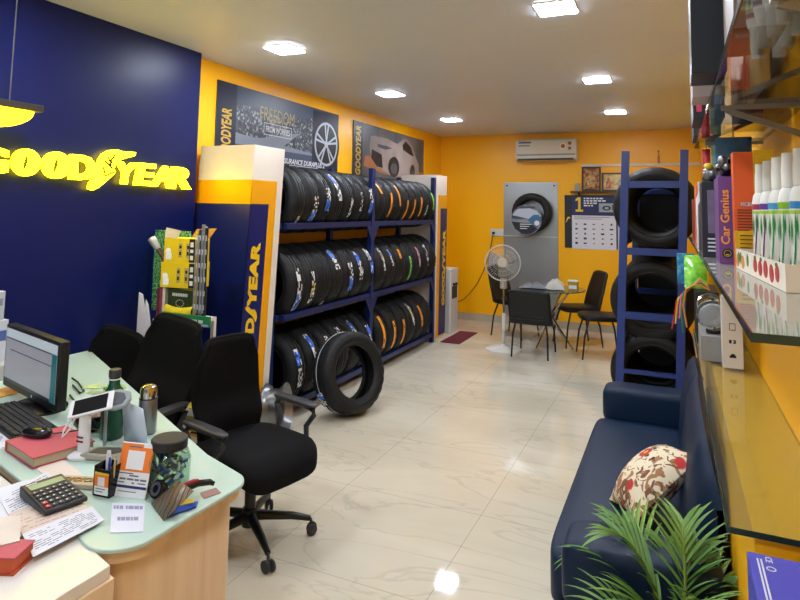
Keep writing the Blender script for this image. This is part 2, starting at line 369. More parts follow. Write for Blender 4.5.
# ================================================================== tyre racks, pillars and tyres
BLUE = mat('navy_blue_powder_coat', '#14275f', .35, var=.1, scale=4)
RX0, RX1 = -3.19, -2.72
PY = (3.89, 5.37, 7.06)
LEV = (.09, .76, 1.455)                                             # centre heights of the shelf beams
rk = thing('tyre_rack', 'long navy blue steel rack of three shelves along the yellow left wall', 'tyre rack', (-2.95, 5.4, 0))
def L_(x, y, z): return (x+2.95, y-5.4, z)
for y in PY:
    for x in (RX0, RX1):
        xx = x if (x == RX0 or y != PY[0]) else -2.8
        MB().cbox(L_(xx, y-(.02 if xx == -2.8 else 0), 1.0), (.05, .06, 2.0)).build('post', BLUE, rk, bev=.003)
    for z in LEV:
        MB().cbox(L_((RX0+RX1)/2, y, z), (RX1-RX0-.05, .04, .045)).build('side_beam', BLUE, rk)
for z in LEV:
    for x in (RX0, RX1):
        for k in (0, 1):
            MB().cbox(L_(x, (PY[k]+PY[k+1])/2, z), (.035, PY[k+1]-PY[k]-.06, .05)).build('shelf_beam', BLUE, rk, bev=.003)
for y in PY:
    for z in LEV[1:]:
        for s in (-1, 1):
            b = MB()
            if (y == PY[0]) or (y == PY[2] and s > 0): continue
            b.prism([(0, 0), (s*.1, 0), (0, -.13)], RX1+2.95+.018, RX1+2.95+.024, basis((0, 1, 0), (0, 0, 1), (1, 0, 0), (0, y-5.4+s*.03, z-.025)))
            b.build('gusset_plate', BLUE, rk)

# --- the two display pillars that close the rack's ends
PW = mat('pillar_white', '#e6e0d4', .35, var=.03); PY_ = mat('pillar_yellow', '#f2a900', .35, var=.03); PB = mat('pillar_navy', '#151f63', .3, var=.05)
LTY = mat('lettering_yellow', '#f0c416', .4, var=.03)
def pillar(y0, y1, far, label):
    t = thing('display_pillar', label, 'pillar', (-2.95, (y0+y1)/2, 0), 0, 'pillars at the ends of the tyre rack')
    sh = -.125 if not far else -.06                                 # the pillar leans back along the wall
    yc = (y0+y1)/2
    def S(x, y, z): return (x+2.95, y-yc+sh*(1-z/2.04), z)
    def blk(x0, x1, ya, yb, za, zb, mt, nm):
        vs = [S(x, y, z) for z in (za, zb) for x, y in ((x0, ya), (x1, ya), (x1, yb), (x0, yb))]
        b = MB(); b._geo(vs, [(0, 3, 2, 1), (4, 5, 6, 7), (0, 1, 5, 4), (1, 2, 6, 5), (2, 3, 7, 6), (3, 0, 4, 7)]); b.build(nm, mt, t)
    xl, xr = -3.19, -2.70
    blk(xl, xr, y0, y1, 0, 2.04, PW, 'body')
    e = .004
    a0, a1 = (y0-e, y1-.075) if not far else (y0+.075, y1+e)        # the white border stays on the rack side
    blk(xr, xr+e, a0, a1, .03, 1.79, PY_, 'yellow_panel')
    blk(xl, xr+e, y0-e if not far else y1, y0 if not far else y1+e, .03, 1.79, PY_, 'yellow_panel')
    c0, c1 = (y0-2*e, y1-.165) if not far else (y0+.165, y1+2*e)
    blk(xr+e, xr+2*e, c0, c1, .05, 1.62, PB, 'navy_panel')
    blk(xl, xr+2*e, y0-2*e if not far else y1+e, y0-e if not far else y1+2*e, .05, 1.62, PB, 'navy_panel')
    # vertical word, read upwards
    zt = 1.345; H = .95; w = .1
    yb_ = y0+.085 if not far else y0+.3
    b = MB()
    for seg, (s0, s1) in (('GOOD', (0, .46)), ('YEAR', (.535, 1))):
        me = text(seg, (s1-s0)*H, w, .002, .055, .12)
        Mx = basis((0, 0, 1), (0, -1, 0), (1, 0, 0), (0, 0, 0))
        for v in me.vertices:
            p = Mx @ v.co; v.co = Vector(S(xr+2*e+.0005+p.x, yb_+w/2+p.y, zt-H+s0*H+p.z))
        b.mesh(me)
    fp = [(0, -.1), (.12, .05), (.3, .3), (.5, .75), (.62, 1), (.75, 1.05), (.72, .7), (.6, .5), (.55, .1), (.4, -.1), (.2, -.2)]
    vs = []
    for d in (0, .002):
        for (u, v) in fp: vs.append(S(xr+2*e+.0005+d, yb_+w/2-v*w*1.1+.0, zt-H+(.42+u*.17)*H))
    n = len(fp)
    b._geo(vs, [tuple(range(n)), tuple(range(n, 2*n))]+[(i, (i+1) % n, n+(i+1) % n, n+i) for i in range(n)])
    b.build('vertical_lettering', LTY, t)
    return t
pillar(3.484, 3.85, False, 'tall white, yellow and navy pillar with vertical yellow word at the near end of the rack')
pillar(7.115, 7.5, True, 'tall white, yellow and navy pillar at the far end of the rack near the back wall')

# --- one tyre, axis along local y
def tyre_material():
    mt = bpy.data.materials.new('black_tyre_rubber'); mt.use_nodes = True; N = mt.node_tree.nodes; L = mt.node_tree.links; b = N['Principled BSDF']
    b.inputs['Base Color'].default_value = lin('#1c1d1f'); b.inputs['Roughness'].default_value = .55; b.inputs['Specular IOR Level'].default_value = .34
    tc = N.new('ShaderNodeTexCoord'); nz = N.new('ShaderNodeTexNoise'); nz.inputs['Scale'].default_value = 14; L.new(tc.outputs['Object'], nz.inputs['Vector'])
    r = N.new('ShaderNodeValToRGB'); r.color_ramp.elements[0].color = lin('#0c0d0e'); r.color_ramp.elements[1].color = lin('#1d1f21')
    L.new(nz.outputs['Fac'], r.inputs['Fac']); L.new(r.outputs['Color'], b.inputs['Base Color'])
    return mt
RUB = tyre_material()
TR, TW = .30, .196
def tyre_bm(R=TR, W=TW, rim=.192, n=72):
    h = W/2
    def tread(i):
        k = i % 3
        s = .006 if k == 0 else 0                                  # shoulder notches
        g = .007                                                    # circumferential grooves
        return [(R-.026-s, -h*.96), (R-.011-s, -h*.84), (R-.002-s*.6, -h*.64), (R, -h*.44), (R-g, -h*.42), (R-g, -h*.36), (R, -h*.34), (R+.001-s*.5, -h*.16), (R+.001, -h*.06), (R-g, -h*.04),
                (R-g, h*.04), (R+.001, h*.06), (R+.001-s*.5, h*.16), (R, h*.34), (R-g, h*.36), (R-g, h*.42), (R, h*.44), (R-.002-s*.6, h*.64), (R-.011-s, h*.84), (R-.026-s, h*.96)]
    side = [(R-.045, h*1.0), (R-.052, h*1.02), (R-.053, h*.995), (R-.07, h*1.0), (rim+.025, h*.92), (rim+.02, h*.94), (rim+.008, h*.8), (rim, h*.72), (rim, h*.62), (rim+.02, h*.55),
            (rim+.07, h*.78), (R-.03, h*.8), (R-.018, h*.5), (R-.018, -h*.5), (R-.03, -h*.8), (rim+.07, -h*.78), (rim+.02, -h*.55), (rim, -h*.62), (rim, -h*.72), (rim+.008, -h*.8),
            (rim+.02, -h*.94), (rim+.025, -h*.92), (R-.07, -h*1.0), (R-.053, -h*.995), (R-.052, -h*1.02), (R-.045, -h*1.0)]
    b = MB(); vs = []; fs = []; k = None
    for i in range(n):
        a = 2*PI*i/n; pr = tread(i)+side; k = len(pr)
        for (r, y) in pr: vs.append((r*math.cos(a), y, r*math.sin(a)))
    for i in range(n):
        for j in range(k): fs.append((i*k+j, ((i+1) % n)*k+j, ((i+1) % n)*k+(j+1) % k, i*k+(j+1) % k))
    b._geo(vs, fs, None, True); return b
STW = mat('sticker_white', '#e4e7ea', .4); STB = mat('sticker_blue', '#3a74e0', .4); STK = mat('sticker_black', '#17181b', .4); STO = mat('sticker_orange', '#f5a030', .4, var=.1)
STG = mat('sticker_green', '#67c13f', .4); STP = mat('sticker_pink', '#b0335f', .4); STY = mat('sticker_yellow', '#e0c23a', .4)
def sticker(kind, a0, span, y0, w, R=TR, slant=0, rnd=None):
    """printed label glued on the tread: rows x columns of printed cells"""
    rnd = rnd or random.Random(1); nu, nv = 14, 5; b = MB(); vs = []; fs = []; mi = []
    for i in range(nu+1):
        a = a0+span*i/nu
        for j in range(nv+1):
            y = y0+w*(j/nv-.5)+slant*(i/nu-.5); r = R+.0035
            vs.append((r*math.cos(a), y, r*math.sin(a)))
    for i in range(nu):
        for j in range(nv):
            f = i/nu
            if kind == 'blue': m_ = 1 if .55 < f < .9 and rnd.random() < .75 else (0 if rnd.random() < .42 else 2)
            elif kind == 'bluelow': m_ = 1 if f < .38 and rnd.random() < .8 else (0 if rnd.random() < .42 else 2)
            elif kind == 'white': m_ = 0 if rnd.random() < .45 else 2
            elif kind == 'gold': m_ = 4 if .35 < f < .6 and rnd.random() < .5 else (0 if rnd.random() < .4 else 2)
            elif kind == 'orange': m_ = 3 if (j in (0, 4) or rnd.random() < .82) else 2
            elif kind == 'green': m_ = 5 if rnd.random() < .9 else 0
            else: m_ = 6 if rnd.random() < .6 else 0
            p = i*(nv+1)+j
            b.mi = m_; fs.append(((p, p+1, p+nv+2, p+nv+1), m_))
    v = [b.bm.verts.new(q) for q in vs]
    for f, m_ in fs: q = b.bm.faces.new([v[i] for i in f]); q.material_index = m_
    return b
SMATS = [STW, STB, STK, STO, STY, STG, STP]
def add_sticker(root, kind, a0, span, y0=0, w=.05, slant=0, seed=0, R=TR):
    o = sticker(kind, math.radians(a0), math.radians(span), y0, w, R, slant, random.Random(seed)).build('tread_sticker', SMATS, root, merge=False)
    o['label'] = {'blue': 'white and blue tread label', 'bluelow': 'white and blue tread label', 'white': 'white printed tread label', 'gold': 'white and gold tread label', 'orange': 'orange curved tread label',
                  'green': 'green tread label', 'pink': 'pink and white tread label'}[kind]
    return o
proto = tyre_bm().build('tyre', RUB)
TYRE_ME = proto.data
first = [True]
def tyre(loc, label, group, rot3=(0, 0, 0), sc=1):
    if first[0]: o = proto; first[0] = False
    else: o = proto.copy(); C.objects.link(o)
    o.location = loc; o.rotation_euler = rot3; o.scale = (sc,)*3
    tag(o, label, 'tyre', group); return o
CN = {'blue': 'a white and blue', 'bluelow': 'a white and blue', 'white': 'a small white', 'gold': 'a white and gold', 'orange': 'an orange', 'green': 'a green', 'pink': 'a pink', None: 'no'}
def row(y0, y1, n, lev, bay, shelf, spec):
    zc = LEV[lev]+.025+.215
    for i in range(n):
        y = y0+(y1-y0)*(i/(n-1) if n > 1 else 0)
        sp = spec[i]
        lb = f"tyre with {CN[sp[0] if sp else None]} label, {ORD[i]} from the left, {shelf} shelf, {bay} rack bay"
        sc = .93 if lev == 2 else 1
        t = tyre((-2.945, y, zc-(.03 if lev == 2 else 0)), lb, f'tyres on the {shelf} shelf of the {bay} bay', (0, random.uniform(0, .01), random.uniform(-.02, .02)), sc)
        if sp: add_sticker(t, sp[0], sp[1], sp[2], sp[3], sp[4], sp[5], hash((lev, bay == 'left', i)) % 1000)
W5 = .07
row(4.04, 5.235, 7, 2, 'left', 'top', [('white', -42, 14, .03, .04, 0), ('bluelow', -38, 44, .03, W5, .02), ('bluelow', -18, 40, .02, W5, .03), ('blue', 0, 56, .0, W5, -.03), ('white', -30, 36, .03, .045, .02), ('white', -18, 36, .03, .045, .02), ('bluelow', -22, 50, .03, W5, .02)])
row(5.51, 6.92, 8, 2, 'right', 'top', [('orange', 18, 30, -.02, .04, -.06), ('orange', -30, 52, .0, .045, .05), ('orange', -6, 48, .02, .04, -.02), ('orange', -38, 46, .02, .04, .05), ('orange', -36, 46, .02, .04, .05), ('orange', -30, 46, .03, .045, .03), ('white', -28, 26, .0, .05, .02), ('green', -14, 44, .01, .045, 0)])
row(4.03, 5.235, 7, 1, 'left', 'middle', [('bluelow', -40, 66, .0, .06, -.02), ('gold', -32, 50, .0, .05, 0), ('white', -62, 26, .02, .05, .04), ('blue', 12, 40, -.02, W5, -.04), ('bluelow', -26, 52, .02, W5, -.02), ('blue', -10, 52, .0, W5, -.04), ('bluelow', -2, 48, .02, .06, -.02)])
row(5.51, 6.92, 7, 1, 'right', 'middle', [('gold', -2, 46, .02, .045, -.03), ('blue', 4, 34, -.02, .045, -.03), ('orange', 16, 20, -.02, .05, 0), ('green', -34, 52, .0, .045, -.04), ('pink', -8, 44, .0, .045, -.03), ('white', -10, 50, .02, .05, -.02), ('gold', -20, 30, .05, .03, 0)])
row(4.08, 5.235, 6, 0, 'left', 'bottom', [('blue', -20, 56, -.01, .06, -.02), ('blue', -2, 56, .0, .06, -.04), ('gold', 6, 34, .0, .05, -.03), ('gold', 14, 34, .0, .05, -.03), ('blue', 10, 44, .0, .06, -.04), ('blue', -6, 40, .03, .06, -.03)])
row(5.56, 6.8, 6, 0, 'right', 'bottom', [('orange', -20, 62, .0, .05, -.03), ('orange', -30, 54, .0, .045, .0), ('orange', -30, 50, .0, .045, .0), ('gold', 0, 50, .0, .045, -.03), ('orange', -10, 46, .0, .045, -.03), None])

# --- the tyre leaning on the rack from the floor
t = tyre((-2.375, 4.335, .319), 'black tyre with a white ring standing on the floor and leaning against the bottom shelf', None)
M = Matrix.Rotation(math.radians(-16), 4, 'Z') @ Matrix.Rotation(math.radians(0), 4, 'X')
# axis: mostly towards the aisle (+x), tipped up so that the top rests on the rack
ax = Vector((math.cos(math.radians(-20))*math.cos(math.radians(14)), math.sin(math.radians(-20))*math.cos(math.radians(14)), math.sin(math.radians(14))))
yy = ax; xx = Vector((0, 0, 1)).cross(yy).normalized(); zz = xx.cross(yy)
t.rotation_euler = basis(xx, yy, zz).to_euler(); t.scale = (1.03,)*3
zmin = min((t.rotation_euler.to_matrix() @ (v.co*1.03)).z for v in TYRE_ME.vertices); t.location = (-2.36, 4.335, -zmin+.001)
add_sticker(t, 'blue', 138, 24, -.03, .07, 0, 5)
b = MB(); b.tube([(TR*1.004*math.cos(2*PI*i/60), -.02, TR*1.004*math.sin(2*PI*i/60)) for i in range(60)], .0022, 5, closed=True); o = b.build('chalk_line', STW, t); o['label'] = 'thin white line round the tread'

# --- alloy rim on the floor
STEEL = mat('brushed_aluminium', '#85878a', .33, metal=.9, var=.1)
rm = thing('wheel_rim', 'bare silver alloy wheel rim standing on the floor by the near pillar', 'wheel rim', (-2.54, 3.66, .2))
ax = Vector((.94, .33, .1)).normalized(); xx = Vector((0, 0, 1)).cross(ax).normalized(); rm.rotation_euler = basis(xx, ax.cross(xx), ax).to_euler()
b = MB(); b.lathe([(.2, -.085), (.19, -.08), (.18, -.055), (.155, -.03), (.15, .03), (.175, .06), (.19, .075), (.2, .085), (.193, .088), (.168, .06), (.143, .03), (.147, -.03), (.172, -.058), (.19, -.088)], None, 40, ring=True); b.build('barrel', STEEL, rm)
b = MB()
for k in range(5):
    a = 2*PI*k/5; b.bar((.03*math.cos(a), .03*math.sin(a), -.04), (.15*math.cos(a), .15*math.sin(a), -.05), .045, .02)
b.cyl((0, 0, -.06), (0, 0, -.02), .05); b.build('spokes', STEEL, rm, bev=.003)
MB().cbox((0, -.151, .0), (.03, .006, .03)).build('blue_tag', mat('blue_tag_vinyl', '#2442c0', .4), rm)
rm.scale = (.84,)*3; rm.location = (-2.585, 3.69, .19)
# ================================================================== things on and by the back wall
GALV = mat('galvanised_sheet', '#a9adac', .33, metal=.75, var=.12, scale=3)
sb = thing('display_board', 'galvanised steel board mounted upright on the yellow back wall', 'display board', (-1.87, YB, .12))
MB().box((-.39, -.02, 0), (.385, 0, 1.9)).build('sheet', GALV, sb, bev=.002)
MB().box((-.38, -.035, 1.12), (.375, -.0202, 1.135)).build('ledge', mat('pale_metal_strip', '#c8c8c2', .4, metal=.4), sb)
b = MB()
for x in (-.34, .335): b.cyl((x, -.028, 1.85), (x, -.0202, 1.85), .013, n=12)
b.build('screw_heads', mat('dark_screw', '#33363a', .4, metal=.5), sb)
t = tyre((-1.83, YB-.113, 1.585), 'black tyre hung on the galvanised board on the back wall', None, (0, 0, 0), .92)
t.rotation_euler = (0, 0, 0)
dp = thing('round_poster', 'round car advert leaning in front of the tyre on the steel board', 'poster', (-1.885, YB-.211, 1.487))
b = MB(); b.disc((0, 0), .212, 0, .006, 40, face_y((0, 0, 0))); b.build('disc', ramp_mat('round_print', [(0, '#2a3038'), (.42, '#3f4750'), (.5, '#79838c'), (1, '#c5ccd4')], 'noise', 3, .4, (1, 1, 3)), dp)
b = MB(); b.prism([(-.2, .06), (-.05, .03), (.08, .0), (.2, .05), (.15, .12), (.05, .16), (-.12, .15)], .0062, .0068, face_y((0, 0, 0))); b.build('printed_sky', mat('sky_print', '#b9c3cf', .4), dp)
b = MB(); b.prism([(.02, .0), (.1, .07), (.18, .07), (.2, .0), (.16, -.1), (.06, -.05)], .007, .0076, face_y((0, 0, 0))); b.build('printed_car', mat('blue_car_print', '#3c6c94', .4), dp)
b = MB(); b.disc((.145, -.045), .035, .0078, .0084, 18, face_y((0, 0, 0))); b.build('printed_wheel', WPR, dp)
b = MB(); b.prism([(-.21, -.03), (.06, -.05), (.16, -.13), (.05, -.2), (-.06, -.2), (-.16, -.13)], .0062, .0068, face_y((0, 0, 0))); b.build('printed_road', mat('dark_road_print', '#23262c', .4), dp)
b = MB()
for k in range(3): b.prism([(-.09, -.07-.03*k), (.07-.03*k, -.07-.03*k), (.07-.03*k, -.058-.03*k), (-.09, -.058-.03*k)], .007, .0076, face_y((0, 0, 0)))
b.build('white_lettering', WPR, dp)
# socket, plug and wire
sk = thing('wall_socket', 'white socket plate with a black plug left of the steel board', 'wall socket', (-2.345, YB, 1.29))
MB().box((-.115, -.02, -.05), (.082, 0, .05)).build('plate', WHT, sk, bev=.004)
MB().cyl((-.06, -.05, -.01), (-.06, -.02, -.01), .02, n=12).build('plug', mat('black_plastic', '#17181a', .4), sk)
pts = [on_y(u, v, YB-.03) for u, v in ((493, 233), (492, 240), (490, 252), (487, 262), (483, 272), (477, 284), (470, 293), (463, 300), (452, 304), (444, 302))]
tag(MB().tube(pts, .006, 6).build('power_cable', mat('brown_cable', '#4a2a1a', .5)), 'thin dark cable hanging from the wall socket towards the water dispenser', 'cable')
# air conditioner
ac = thing('air_conditioner', 'white split air conditioner high on the back wall', 'air conditioner', (-1.62, YB, 2.31))
prof = [(0, 0), (-.16, 0), (-.2, .03), (-.205, .1), (-.2, .29), (-.17, .315), (0, .315)]
b = MB(); b.prism([(-p[0], p[1]) for p in prof], -.42, .42, basis((0, -1, 0), (0, 0, 1), (-1, 0, 0), (0, 0, 0))); b.build('housing', mat('ivory_plastic', '#cfc8b4', .35, var=.03), ac, bev=.006)
MB().box((-.4, -.2055, .075), (.4, -.2, .098)).build('grey_band', mat('grey_band', '#8d8b84', .4), ac)
MB().box((-.39, -.2035, .012), (.38, -.17, .036)).build('louvre', mat('dark_louvre', '#3b3a36', .5), ac)
b = MB(); b.disc((.24, .2), .045, .204, .207, 24, face_y((0, 0, 0))); b.build('energy_label', mat('sticker_cream', '#e9dfc0', .4), ac)
b = MB(); b.disc((.24, .2), .03, .2072, .208, 20, face_y((0, 0, 0))); b.build('red_ring', mat('dull_red_print', '#9a5a3c', .4), ac)
b = MB(); b.disc((.33, .24), .026, .2045, .206, 18, face_y((0, 0, 0))); b.build('red_badge', MATS['dull_red_print'], ac)
b = MB(); b.prism([(.31, .15), (.35, .15), (.35, .19), (.31, .19)], .2045, .206, face_y((0, 0, 0))); b.build('red_label', mat('dull_red_print', '#9a5a3c', .4), ac)
b = MB(); b.prism([(-.38, .25), (-.2, .25), (-.2, .275), (-.38, .275)], .2035, .206, face_y((0, 0, 0))); b.prism([(-.38, .21), (-.22, .21), (-.22, .225), (-.38, .225)], .204, .206, face_y((0, 0, 0))); b.build('printed_badge', mat('grey_print', '#5b5f60', .4), ac)
# god pictures on their shelf
WOOD = mat('dark_wood', '#3a2416', .45, var=.2, scale=20)
sh = thing('wall_shelf', 'thin dark wooden picture shelf on the back wall under the air conditioner', 'shelf', (-1.0, YB, 1.89))
MB().box((-.3, -.12, -.015), (.42, 0, 0)).build('board', WOOD, sh)
b = MB()
for x in (-.2, .3): b.box((x, -.1, -.05), (x+.015, 0, -.0152))
b.build('brackets', WOOD, sh)
def picture(x, w, h, lab, stops, sc):
    t = thing('framed_picture', lab, 'picture', (x, YB-.03, 1.8905), 0, None, -.08)
    b = MB(); f = .022
    for a in (((-w/2, -.02, 0), (w/2, 0, f)), ((-w/2, -.02, h-f), (w/2, 0, h)), ((-w/2, -.02, f), (-w/2+f, 0, h-f)), ((w/2-f, -.02, f), (w/2, 0, h-f))): b.box(*a)
    b.build('frame', WOOD, t)
    MB().box((-w/2+f, -.012, f), (w/2-f, -.004, h-f)).build('print', ramp_mat(lab[:14]+'_print', stops, 'noise', sc, .3), t)
    return t
p1 = picture(-1.03, .25, .34, 'tall framed devotional picture in dark red and gold on the wall shelf', [(.2, '#2a0f0c'), (.45, '#7a2f20'), (.55, '#a8702e'), (.8, '#c9a860')], 22)
b = MB(); b.prism([(-.05, .06), (.05, .06), (.06, .16), (.03, .24), (0, .27), (-.03, .24), (-.06, .16)], .0125, .0135, face_y((0, 0, 0))); b.build('painted_figure', ramp_mat('figure_print', [(.3, '#5a2418'), (.5, '#b0843c'), (.8, '#d8c080')], 'noise', 30, .4), p1)
p2_ = picture(-.755, .27, .255, 'wide framed picture of two robed figures beside the tall devotional picture', [(.3, '#8a6a28'), (.5, '#d0b050'), (.8, '#e8dca0')], 12)
for x, c in ((-.05, '#b8532c'), (.055, '#d8b87c')):
    b = MB(); b.prism([(x-.035, .04), (x+.035, .04), (x+.03, .13), (x+.012, .155), (x+.016, .18), (x, .195), (x-.016, .18), (x-.012, .155), (x-.03, .13)], .0125, .0135, face_y((0, 0, 0))); b.build('painted_figure', ramp_mat('robe'+c, [(.3, '#2c4a6c'), (.55, c), (.8, '#e0c8a0')], 'noise', 16, .4), p2_)
bt = MB(); bt.box((-1.235, YB-.1, 1.891), (-1.185, YB-.05, 2.0)); tag(bt.build('incense_box', mat('pale_grey_card', '#9da3a8', .4), bev=.003), 'small grey box standing at the left end of the picture shelf', 'box')
b = MB(); b.box((-1.11, YB-.1, 1.891), (-.96, YB-.075, 1.925)); tag(b.build('offering_tray', mat('bronze_metal', '#4a3620', .4, metal=.6)), 'low dark tray in front of the tall devotional picture', 'tray')
bt = thing('amber_bottle', 'small amber bottle standing on the white trunking above the right rack', 'bottle', (-.17, YB-.014, 2.266))
MB().lathe([(.0, 0), (.013, 0), (.0135, .09), (.007, .12), (.007, .15)], None, 16).build('glass_body', mat('amber_liquid', '#b8741c', .2, var=.2), bt)
MB().cyl((0, 0, .15), (0, 0, .172), .0085, n=12).build('cap', WOOD, bt)
# calendar
cl = thing('wall_calendar', 'navy and white calendar with a big yellow 1 on the back wall', 'calendar', (-1.395, YB, 1.11))
MB().box((0, -.008, 0), (.7, 0, .73)).build('board', mat('navy_card', '#222a55', .45), cl)
MB().box((0, -.0088, .0), (.1, -.008, .73)).build('dark_strip', mat('dark_slate_card', '#22262e', .5), cl)
MB().box((.1, -.011, -.01), (.68, -.0081, .45)).build('month_sheet', mat('white_paper', '#d6d8de', .6, var=.04), cl)
b = MB(); b.prism([(.0, .0), (.1, .0), (.1, .03), (.068, .03), (.068, .2), (.03, .2), (.0, .17), (.0, .145), (.034, .16), (.034, .03), (.0, .03)], .0082, .0094, face_y((.15, 0, .5))); b.build('yellow_number', YPR, cl)
b = MB()
for k, (x1) in enumerate((.54, .57, .47, .4)):
    x = .26
    while x < x1-.03:
        l = random.uniform(.02, .05); b.box((x, -.0092, .675-.033*k), (min(x+l, x1), -.0081, .695-.033*k)); x += l+.012
b.build('white_heading', WPR, cl)
MB().box((.46, -.0095, .5), (.66, -.0081, .62)).build('picture', mat('grey_photo_print', '#9aa1a8', .4, var=.3), cl)
b = MB(); b.lathe([(.03, 0), (.055, 0), (.055, .001), (.03, .001)], face_y((.56, -.0097, .555)) @ Matrix.Diagonal((1, .6, 1, 1)), 20, ring=True); b.box((.63, -.0105, .53), (.64, -.0097, .6)); b.build('printed_wheel', STK, cl)
b = MB()
for i in range(5):
    for j in range(5):
        x = .16+i*.115; z = .33-j*.065; w = random.uniform(.02, .045); h = random.uniform(.012, .03)
        b.box((x-w/2, -.0122, z-h/2), (x+w/2, -.0111, z+h/2))
for k, z in enumerate((.425, .4)): b.box((.13, -.0122, z), (.6-.1*k, -.0111, z+.006))
b.build('printed_marks', mat('dark_print', '#2b2f38', .5), cl)
b = MB(); b.prism([(.01, .34), (.03, .36), (.05, .4), (.085, .41), (.06, .43), (.035, .42), (.025, .38)], .0089, .0095, face_y((0, 0, 0))); b.build('yellow_mark', YPR, cl)
pc = tag(MB().box((-.695, YB-.006, 1.11), (-.58, YB, 1.45)).build('pale_notice', mat('pale_blue_card', '#b4bcc6', .5)), 'pale grey notice on the back wall between the calendar and right rack', 'notice')
# water dispenser and mat
wd = thing('water_dispenser', 'slim white water dispenser behind the far pillar', 'water dispenser', (-2.83, 7.78, 0))
b = MB().box((-.16, -.15, 0), (.15, .15, .83)); b.build('cabinet', WHT, wd, bev=.01)
MB().box((.1505, -.1, .44), (.153, .1, .6)).build('recess', mat('dark_recess', '#2b2d30', .5), wd)
b = MB(); b.box((.15, -.06, .61), (.175, -.03, .64)); b.box((.15, .03, .61), (.175, .06, .64)); b.build('taps', MATS['black_plastic'], wd)
MB().box((-.1, -.1505, .5), (.02, -.1502, .6)).build('panel', MATS['dark_recess'], wd)
tag(MB().box((-2.62, 7.1, .0005), (-2.38, 7.85, .009)).build('door_mat', ramp_mat('maroon_carpet', [(0, '#4d1420'), (1, '#7c2233')], 'noise', 90, .9)), 'small maroon mat on the floor before the water dispenser', 'mat')
# pedestal fan
fn = thing('pedestal_fan', 'white pedestal fan standing by the visitor table', 'fan', (-1.83, 7.07, 0))
FW = mat('fan_white', '#dcdad2', .35, var=.03); FG = mat('fan_grey_plastic', '#b3aa9a', .4)
MB().lathe([(.2, 0), (.2, .012), (.17, .03), (.06, .045), (.035, .06), (.028, .07)], None, 40).build('base', FW, fn)
MB().cyl((0, 0, .06), (0, 0, .42), .019).build('pole', FW, fn)
MB().cyl((0, 0, .42), (0, 0, .8), .011).build('inner_pole', mat('chrome', '#c9c9c9', .15, metal=1), fn)
b = MB().box((-.035, -.04, .7), (.035, .035, .86)); b.build('control_box', FG, fn, bev=.008)
b = MB()
for k in range(5): b.box((-.012, -.046, .72+k*.024), (.012, -.0405, .734+k*.024))
b.build('buttons', FW, fn)
HC = Vector((0, -.05, 1.0)); fd = Vector((.18, -.97, .08)).normalized(); fx = Vector((0, 0, 1)).cross(fd).normalized(); FM = basis(fx, fd.cross(fx), fd, HC)
b = MB(); b.lathe([(0, -.14), (.05, -.135), (.065, -.1), (.065, -.02), (.03, -.01), (0, -.01)], FM, 24); b.tube([(0, 0, .86), (0, .03, .93), HC-fd*.08], .02); b.build('motor', FG, fn)
b = MB()
for k in range(3):
    a0 = 2*PI*k/3+.5
    def bl(u, v, a0=a0):
        r = .04+.13*v; a = a0+(u-.5)*(1.5-.35*v)+.35*v; return (r*math.cos(a), r*math.sin(a), .02+.03*(u-.5)*(1-.2*v))
    b.grid(bl, 8, 6, FM)
o = b.build('blades', mat('smoky_blade', '#8c857b', .35), fn); o.modifiers.new('thick', 'SOLIDIFY').thickness = .003
b = MB(); b.lathe([(0, .07), (.05, .068), (.058, .055), (.055, .04), (0, .04)], FM, 24); b.build('hub_cap', mat('hub_cream', '#cfc3ac', .4), fn)
b = MB()
for zz, R_ in ((0.01, .207), (.0, .2), (.03, .2)): b.tube([FM @ Vector((R_*math.cos(2*PI*i/48), R_*math.sin(2*PI*i/48), zz)) for i in range(48)], .0035, 6, closed=True)
for k in range(44):
    a = 2*PI*k/44; c_, s_ = math.cos(a), math.sin(a)
    b.tube([FM @ Vector((r*c_, r*s_, z)) for r, z in ((.05, .068), (.12, .062), (.17, .045), (.2, .02))], .0009, 4)
    b.tube([FM @ Vector((r*c_, r*s_, z)) for r, z in ((.06, -.06), (.12, -.06), (.17, -.04), (.2, .0))], .0009, 4)
for r, z in ((.1, .065), (.15, .053)): b.tube([FM @ Vector((r*math.cos(2*PI*i/40), r*math.sin(2*PI*i/40), z)) for i in range(40)], .0012, 4, closed=True)
b.build('wire_guard', mat('guard_wire', '#d0ccc0', .35), fn)

# ---------------------------------------------------------------- round table and visitor chairs
CHR = MATS['chrome']; BLK = mat('black_fabric', '#0b0b0d', .85, spec=.2, var=.2, scale=30, bump=.2, bscale=200); BLEA = mat('black_leatherette', '#0e0f10', .45, var=.15)
BMET = mat('black_tube', '#131415', .35)
TC = (-1.38, 7.6)
tb = thing('round_table', 'round glass-topped table on crossed chrome legs near the back wall', 'table', (TC[0], TC[1], 0))
MB().lathe([(0, .665), (.4, .665), (.404, .669), (.404, .673), (.4, .677), (0, .677)], None, 48).build('glass_top', mat('tinted_glass_top', '#9fb0a8', .06, var=.05, trans=.85, ior=1.45), tb)
for k in range(4):
    a = PI/4+k*PI/2+.35; MB().tube([(.3*math.cos(a), .3*math.sin(a), .0), (-.04*math.cos(a), -.04*math.sin(a), .4), (-.26*math.cos(a), -.26*math.sin(a), .664)], .012, 8).build('leg', CHR, tb)
